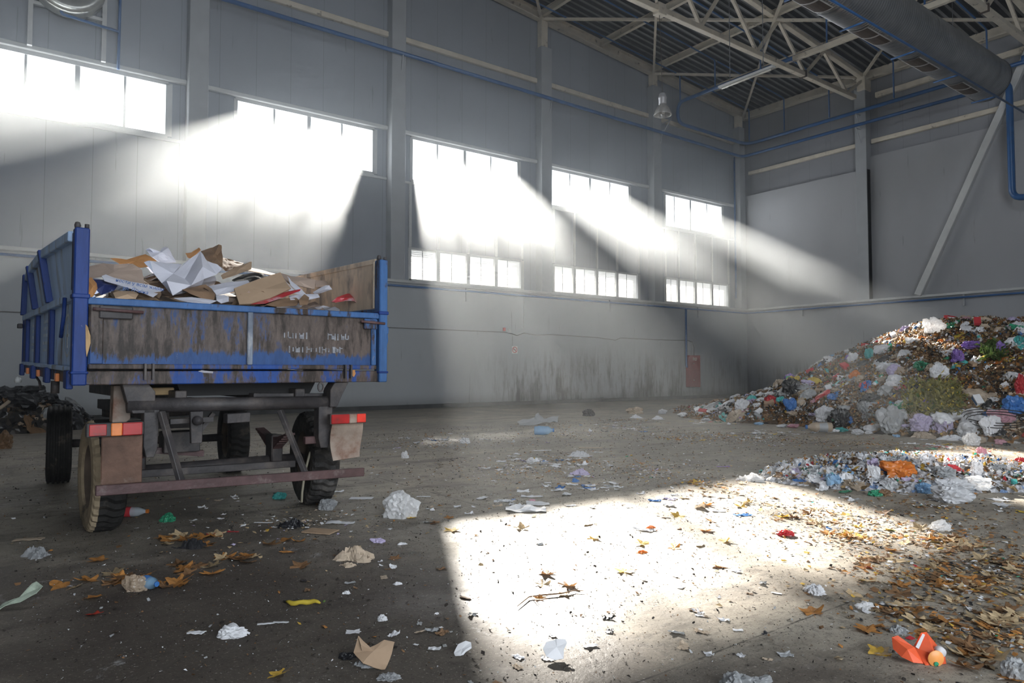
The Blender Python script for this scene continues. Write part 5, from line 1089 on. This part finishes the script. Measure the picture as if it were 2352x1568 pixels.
MB().lathe([(0,-.003),(.032,-.002),(.034,0)],c=Q(2132,1500,-.056),axis='y',n=16).build('fruit_print',simple('print_peach',(.9,.35,.10),.35),e); MB().lathe([(0,-.003),(.01,0)],c=Q(2131,1511,-.062),axis='y',n=8).build('leaf_print',PM('green','paper'),e)
# cardboard + rag
def gp(px,py,d=0.0,base=None):  # upright point above the floor: picture position, standing on base row
    b=FP(px,base); zz=DEPTH(b)/F_; return Vector((b.x,b.y,(base-py)*zz))+Vector((math.cos(YAW),math.sin(YAW),0))*d
def facet(name,pts,base,mat,label,cat,crump=.006,thick=.003):
    P=[gp(x,y,d,base) for x,y,d in pts]; c0=P[0].copy(); c0.z=0; bm=bmesh.new(); vs=[bm.verts.new(p-c0) for p in P]; ce=bm.verts.new(sum(P,Vector())/len(P)-c0)
    for i in range(len(vs)): bm.faces.new((ce,vs[i],vs[(i+1)%len(vs)]))
    bmesh.ops.subdivide_edges(bm,edges=bm.edges[:],cuts=2,use_grid_fill=True); bmesh.ops.recalc_face_normals(bm,faces=bm.faces[:])
    for v in bm.verts: v.co+=noise.noise_vector(v.co*14)*crump; v.co.z=max(v.co.z,.002)
    me=bpy.data.meshes.new(name); bm.to_mesh(me); bm.free(); me.materials.append(mat); o=bpy.data.objects.new(name,me); C.objects.link(o); o.location=c0
    if thick: s=o.modifiers.new('s','SOLIDIFY'); s.thickness=thick
    return tag(o,label=label,cat=cat)
facet('cardboard_piece',[(812,1500,0),(820,1466,.02),(829,1482,.0),(832,1494,.0),(858,1488,.03),(880,1480,.05),(902,1487,.05),(897,1505,.02),(888,1528,-.04),(865,1522,-.05),(840,1512,-.05)],1528,M['card'],'torn standing cardboard corner on a grey rag in the foreground','cardboard')
hf(838,1527,98,20,'grey','paper','dark blue grey rag under the torn cardboard',seed=75,name='rag',cat='rag',neck=False,amp=.5); hf(798,1512,40,22,'black','plastic','bundle of dark blue scraps left of the torn cardboard',seed=76,name='rag',cat='rag',amp=.5)
hf(893,1558,56,22,'grey','clear','crumpled grey foil wrapper below the torn cardboard',seed=77,neck=False,name='wrapper',cat='wrapper',crease=.5)
facet('paper_cup',[(1248,1490,0),(1256,1480,.02),(1275,1476,.03),(1280,1473,.03),(1300,1474,.03),(1303,1480,.02),(1295,1490,-.01),(1294,1508,-.03),(1275,1508,-.04),(1254,1500,-.03)],1511,PM('white','paper'),'crushed white paper cup in the foreground','cup'); hf(1287,1503,18,12,'beige','paper','brown torn lining inside the crushed cup',seed=78,name='cup_lining',cat='paper',neck=False)
facet('foam_piece',[(1043,1497,0),(1052,1484,.02),(1068,1478,.03),(1080,1481,.03),(1081,1487,.01),(1068,1492,-.01),(1058,1500,-.02),(1045,1502,-.02)],1502,PM('white','paper'),'curved white foam piece in the foreground','foam',thick=.012)
# banana peel
p=FP(700,1388); z=DEPTH(p)/F_; e=empty('banana_peel',(p.x,p.y,0),(0,0,YAW-pi/2),label='flattened yellow and green banana peel in the foreground',cat='banana peel')
MB().tube([((x-700)*z,.012*math.sin(x*.09),.012+.004*math.cos(x*.2)) for x in range(656,744,8)],[.004,.010,.013,.013,.011,.012,.014,.013,.011,.009,.005],8).build('yellow_peel',M['yell'],e)
MB().tube([((x-700)*z,.022+.008*math.sin(x*.1),.006) for x in range(648,700,8)],.006,6).build('dark_underside',M['crumb'],e); MB().tube([(42*z,0,.014),(47*z,.004,.02)],[.006,.005],6).build('green_stem',M['dgr'],e)
# white scraps in foreground
hf(535,1461,72,30,'white','paper','crumpled white tissue with raised folds at the lower left',seed=140,name='tissue',cat='tissue')
sheet(450,1455,36,.45,'white','small white triangular paper left of the tissue',seed=21,amp=.05,jag=.25,name='paper_scrap'); sheet(611,1434,38,.2,'white','left half of a folded white paper strip right of the tissue',seed=22,amp=.03,rz=.25,jag=.02); sheet(645,1431,36,.2,'white','right half of a folded white paper strip near the banana peel',seed=23,amp=.03,rz=-.05,jag=.02)
sheet(736,1222,72,.62,'brown','square brown cardboard sheet flat on the floor right of the wheel',seed=24,amp=.01,mat=M['card'],name='cardboard_sheet',cat='cardboard',rz=-.3,jag=.02,thick=.008)
hf(812,1283,100,34,'beige','paper','crumpled beige cloth on the floor right of the trailer',seed=80,name='cloth',cat='cloth',amp=.5,crease=.45); hf(800,1300,62,14,'beige','paper','small pale cloth end below the beige cloth',seed=81,name='cloth',cat='cloth',amp=.5)
hf(443,1257,70,26,'black','paper','black glove shaped cloth on the leaves',seed=82,name='glove',cat='glove',amp=.6); hf(400,1258,40,8,'black','paper','thin black strap end left of the glove',seed=83,name='strap',cat='strap',neck=False)
sheet(493,1227,36,.25,'red','red plastic strip in front of the trailer',seed=25,amp=.03,kind='plastic',name='plastic_strip',cat='strip',rz=.15); sheet(535,1222,26,.3,'red','short red plastic strip beside an orange leaf',seed=26,amp=.03,kind='plastic',name='plastic_strip',cat='strip',rz=-.1)
def hbottle(px,py,lenpx,rz,body,lab,cap,label,r=.04):
    p=FP(px,py); z=DEPTH(p)/F_; l=lenpx*z; e=empty('plastic_bottle',(p.x,p.y,r),(0,0,YAW-pi/2+rz),label=label,cat='bottle')
    dent=lambda rr,h,a,k: rr*(1-.12*max(0,math.sin(h*30+1))*max(0,math.sin(a)))
    MB().lathe([(0,-l*.5),(r*.85,-l*.5),(r,-l*.46),(r,l*.1),(r*.9,l*.2),(r*.36,l*.38),(r*.34,l*.43)],axis='x',n=22,mod=dent).build('body',body,e)
    MB().lathe([(r*1.03,-l*.32),(r*1.03,-l*.0)],axis='x',n=22,mod=dent).build('label_band',lab,e); MB().lathe([(r*.42,l*.42),(r*.42,l*.49),(0,l*.5)],axis='x',n=12,smooth=False).build('cap',cap,e); return e
hbottle(302,1186,76,.12,M['pet'],PM('red','paper'),PM('orange','plastic'),'clear bottle with red label and orange cap behind the left wheel',.042)
hbottle(1250,998,46,0,M['petb'],M['petb'],PM('blue','plastic'),'large light blue water bottle with blue cap lying mid floor',.085)
hbottle(1880,992,58,3.0,PM('beige','plastic'),PM('grey','plastic'),PM('blue','plastic'),'large cream plastic canister lying before the heap',.10)
hbottle(345,1352,50,-.5,M['petb'],PM('blue','paper'),PM('blue','plastic'),'crushed blue bottle among leaves at the lower left',.035)
hf(385,1197,34,22,'green','plastic','green foil wrapper by the bottle behind the left wheel',seed=84,name='wrapper',cat='wrapper',neck=False); hf(310,1355,60,38,'beige','clear','transparent food wrapper left of the crushed blue bottle',seed=85,name='wrapper',cat='wrapper'); hf(352,1338,30,12,'blue','paper','dark blue wrapper corner on the crushed bottle',seed=86,name='wrapper',cat='wrapper')
facet('wrapper',[(-10,1400,0),(0,1388,.02),(28,1378,.03),(55,1370,.04),(60,1345,.04),(70,1340,.04),(88,1350,.03),(80,1362,.0),(50,1378,-.02),(20,1388,-.03),(0,1398,-.03)],1400,simple('wrapper_pale_green',(.36,.42,.34),.4,scale=12,var=.5),'grey and green wrapper at the left edge of the foreground','wrapper')
hf(78,1277,70,26,'grey','clear','crumpled clear plastic wrapper at the left',seed=87,name='wrapper',cat='wrapper'); sheet(66,1240,60,.4,'beige','torn cream paper sheet above the clear wrapper',seed=28,amp=.04,rz=.2)
sheet(830,1145,52,.5,'white','flat white paper sheet right of the rear wheel',seed=30,amp=.01,jag=.02); sheet(782,1202,64,.35,'white','crumpled white paper above the brown cardboard sheet',seed=31,amp=.05); sheet(973,1141,32,.25,'white','small white card right of the clear bag',seed=32,amp=.01); sheet(605,1201,42,.15,'white','narrow white paper strip under the bumper',seed=33,amp=.01); sheet(771,1130,36,.35,'white','white crumpled paper touching the right rear wheel',seed=34,amp=.08)
hf(752,1170,44,26,'grey','clear','torn film and rags at the foot of the right rear wheel',seed=88,name='wrapper',cat='wrapper'); hf(642,1145,30,18,'teal','clear','pale teal wrapper between the rear wheels',seed=89,name='wrapper',cat='wrapper'); hf(665,1208,70,20,'black','plastic','black and brown torn bag in the wheel shadow',seed=90,cat='rag',name='rag',neck=False)
hf(868,1245,36,14,'lilac','paper','small lilac paper above the beige cloth',seed=91,name='paper_scrap',cat='paper'); hf(925,1250,22,10,'white','paper','tiny white crumple right of the beige cloth',seed=92,name='paper_scrap',cat='paper')
for i,(x,y,w_,h_,l) in enumerate([(878,1424,24,20,'small white crumpled ball above the foreground cardboard'),(1002,1410,34,12,'small white foam bar in the foreground'),(797,1363,22,14,'tiny clear crumple above the banana peel'),(913,1342,26,12,'white cracked plate shard'),(898,1328,24,8,'thin white ring shaped lid'),(1010,1442,24,12,'small clear wrapper below the foam bar'),(1202,1522,18,12,'tiny white crumple left of the crushed cup'),(993,1172,12,10,'tiny white cube of foam beside the clear bag')]):
    hf(x,y,w_,h_,'white','paper' if i!=5 else 'clear',l,seed=100+i,name='paper_scrap',cat='paper',neck=False)
# far and middle items
p=FP(1235,972); 
facet('tarpaulin',[(1188,970,0),(1200,964,.1),(1222,962,.2),(1236,949,.3),(1250,962,.2),(1262,966,.2),(1278,956,.3),(1286,958,.3),(1282,968,.1),(1255,970,0),(1225,974,-.3),(1195,975,-.2)],975,PM('grey','paper'),'crumpled grey tarpaulin with a raised peak in the middle distance','tarpaulin',crump=.04)
hf(1330,1047,66,14,'white','plastic','flat dirty white bag in the middle distance',seed=110,neck=False); sheet(1356,1029,54,.25,'beige','flat cream board in the middle distance',seed=41,amp=.01); sheet(1245,1035,42,.25,'white','pale paper strip left of the dirty white bag',seed=42,amp=.04)
hf(1330,1089,52,16,'lilac','plastic','torn pale lilac bag in the middle of the floor',seed=111,amp=.6); sheet(1310,1111,46,.5,'beige','cream cardboard flat in the middle of the floor',seed=43,amp=.01,name='cardboard_sheet',cat='cardboard'); sheet(1258,1109,16,.6,'white','tiny white box lid left of the cream cardboard',seed=44,amp=.01,name='box_lid',cat='lid')
hf(1219,1062,22,14,'white','clear','small torn clear wrapper left of the middle litter',seed=112,name='wrapper',cat='wrapper'); hf(930,1052,18,18,'white','clear','small crushed clear cup right of the trailer',seed=113,name='plastic_cup',cat='cup',neck=False); hf(1068,1018,24,14,'white','clear','small clear tub in the middle distance',seed=114,name='plastic_tub',cat='tub',neck=False)
hf(1462,960,32,10,'white','plastic','white plastic bottle shape lying near the back wall',seed=115,neck=False,name='bottle',cat='bottle'); hf(1458,950,40,16,'beige','paper','cone of crumpled brown paper near the back wall',seed=116,name='paper_scrap',cat='paper'); hf(1352,955,30,16,'black','plastic','dark green bag on a leaf trail near the back wall',seed=117); hf(1512,963,32,10,'white','plastic','white bag at the left start of the heap',seed=118); hf(1522,950,20,12,'white','plastic','small white folded bag near the back wall',seed=119)
hf(1728,1103,72,20,'white','clear','long shiny crumpled clear wrapper left of the low spill',seed=120,name='wrapper',cat='wrapper',neck=False,crease=.5); sheet(1662,1072,30,.25,'purple','small purple plastic strip left of the low spill',seed=45,amp=.03,kind='plastic',name='plastic_strip',cat='strip')
hf(2160,1216,56,26,'white','clear','rounded crumpled clear bag on the leaf covered floor',seed=121,neck=False); hf(1872,1364,46,28,'white','plastic','crumpled white bag on the right floor',seed=122); hf(1986,1397,52,22,'white','clear','crumpled clear film right of the white bag',seed=123); 
hf(2068,1452,66,24,'grey','clear','crushed blister foil strip on the leaves',seed=124,name='foil_strip',cat='foil',neck=False,crease=.5); hf(1690,1580,70,46,'grey','clear','dark clear plastic bag at the bottom edge',seed=125); hf(1745,1575,60,30,'grey','clear','shiny grey film at the bottom edge',seed=126)
hf(1805,1230,40,18,'red','plastic','red and white snack wrapper in the sunlight',seed=127,name='wrapper',cat='wrapper',neck=False); hf(1497,1216,44,14,'orange','plastic','orange and red wrapper in the sunlit patch',seed=128,name='wrapper',cat='wrapper'); hf(1475,1270,46,12,'orange','paper','orange brown crust in the sunlit patch',seed=129,name='crust',cat='food scrap',neck=False)
hf(1240,1250,20,10,'grey','paper','small grey scrap in the sunlit patch',seed=130,name='paper_scrap',cat='paper'); hf(2330,1555,60,50,'grey','clear','crumpled clear bag at the lower right corner',seed=131)
hf(2255,1045,26,20,'pink','plastic','small pale pink bag on the floor before the heap',seed=133); hf(2190,1010,70,14,'white','plastic','flat white bag at the heap foot beside the clear box',seed=134)
p0=[FP(x,y,.012) for x,y in ((1188,1392),(1215,1370),(1245,1366),(1290,1362),(1320,1355),(1340,1356))]
MB().tube(p0,[.002,.004,.005,.004,.003,.002],5).tube([FP(1222,1369,.012),FP(1240,1390,.01)],[.003,.001],5).build('twig',M['cardd'],label='thin dry twig with an orange leaf at the edge of the sunlit patch',cat='twig')
SUN_E=42; SKY_L=7; FILL_E=1950; TOP_E=500; HAZE_D=.0042; HAZE_B=.0155
# ---------------------------------------------------------------- light
sun=bpy.data.lights.new('sun','SUN'); so=bpy.data.objects.new('sun',sun); C.objects.link(so)
az=math.radians(27.3); el=math.radians(23.0)
D=Vector((-math.sin(az)*math.cos(el),-math.cos(az)*math.cos(el),-math.sin(el)))
so.rotation_euler=D.to_track_quat('-Z','Y').to_euler(); so.location=(20,30,20); sun.energy=SUN_E; sun.angle=math.radians(1.05); sun.color=(1,.95,.86)
for k,(a,b,_) in enumerate(up_win+lo_win):
    z0,z1=(WB,WT) if k<5 else (LB,LT)
    L=bpy.data.lights.new('skylight','AREA'); L.shape='RECTANGLE'; L.size=b-a+.5; L.size_y=z1-z0+.4; L.energy=SKY_L*pi*L.size*L.size_y; L.color=(.92,.96,1)
    o=bpy.data.objects.new('skylight',L); C.objects.link(o); o.location=((a+b)/2,YL+.9,(z0+z1)/2+.1); o.rotation_euler=Vector((0,-1,-.15)).to_track_quat('-Z','Y').to_euler()
def area(name,loc,to,sx,sy,e,col):
    L=bpy.data.lights.new(name,'AREA'); L.shape='RECTANGLE'; L.size=sx; L.size_y=sy; L.energy=e; L.color=col
    o=bpy.data.objects.new(name,L); C.objects.link(o); o.location=loc; o.rotation_euler=(Vector(to)-Vector(loc)).to_track_quat('-Z','Y').to_euler(); return o
area('fill_behind_camera',(4,-8.6,3.2),(8,10,3),15,5.5,FILL_E,(.86,.93,1))  # added fill lamp behind the camera; the wall there has no gate
area('fill_overhead',(6,-2,13.5),(14,9,2),10,4,TOP_E,(.85,.92,1))  # added unseen fill from above; the roof has no lantern
w=bpy.data.worlds.new('world'); sc.world=w; w.use_nodes=True; bg=w.node_tree.nodes['Background']; bg.inputs[0].default_value=(.85,.93,1,1); bg.inputs[1].default_value=2.5
# haze
def haze(x0,y0,z0,z1,dens,label,y1):
    q=N('dust_haze'); v=q.n('VolumeScatter'); v.inputs['Color'].default_value=(.92,.97,1,1); v.inputs['Density'].default_value=dens; v.inputs['Anisotropy'].default_value=.7
    q.l(v.outputs[0],q.out.inputs['Volume']); return MB().box(x0,29.0,y0,y1,z0,z1).build('dust_haze',q.mat,label=label,cat='haze',kind='stuff')
haze(-12.9,-8.9,.01,13.4,HAZE_D,'thin dusty haze filling the near half of the hall',12.0)
haze(-12.85,12.03,.03,13.35,HAZE_B,'denser dusty haze glowing in the sunbeams along the window wall',20.3)
c=sc.cycles; c.max_bounces=5; c.diffuse_bounces=2; c.glossy_bounces=2; c.transmission_bounces=4; c.volume_bounces=0; c.transparent_max_bounces=8; c.sample_clamp_indirect=8; c.caustics_reflective=False; c.caustics_refractive=False; c.use_denoising=True; c.use_adaptive_sampling=True; c.adaptive_threshold=.085; c.adaptive_min_samples=20; w.cycles.sampling_method='NONE'
sc.view_settings.view_transform='Standard'; sc.view_settings.look='None'; sc.view_settings.exposure=.25
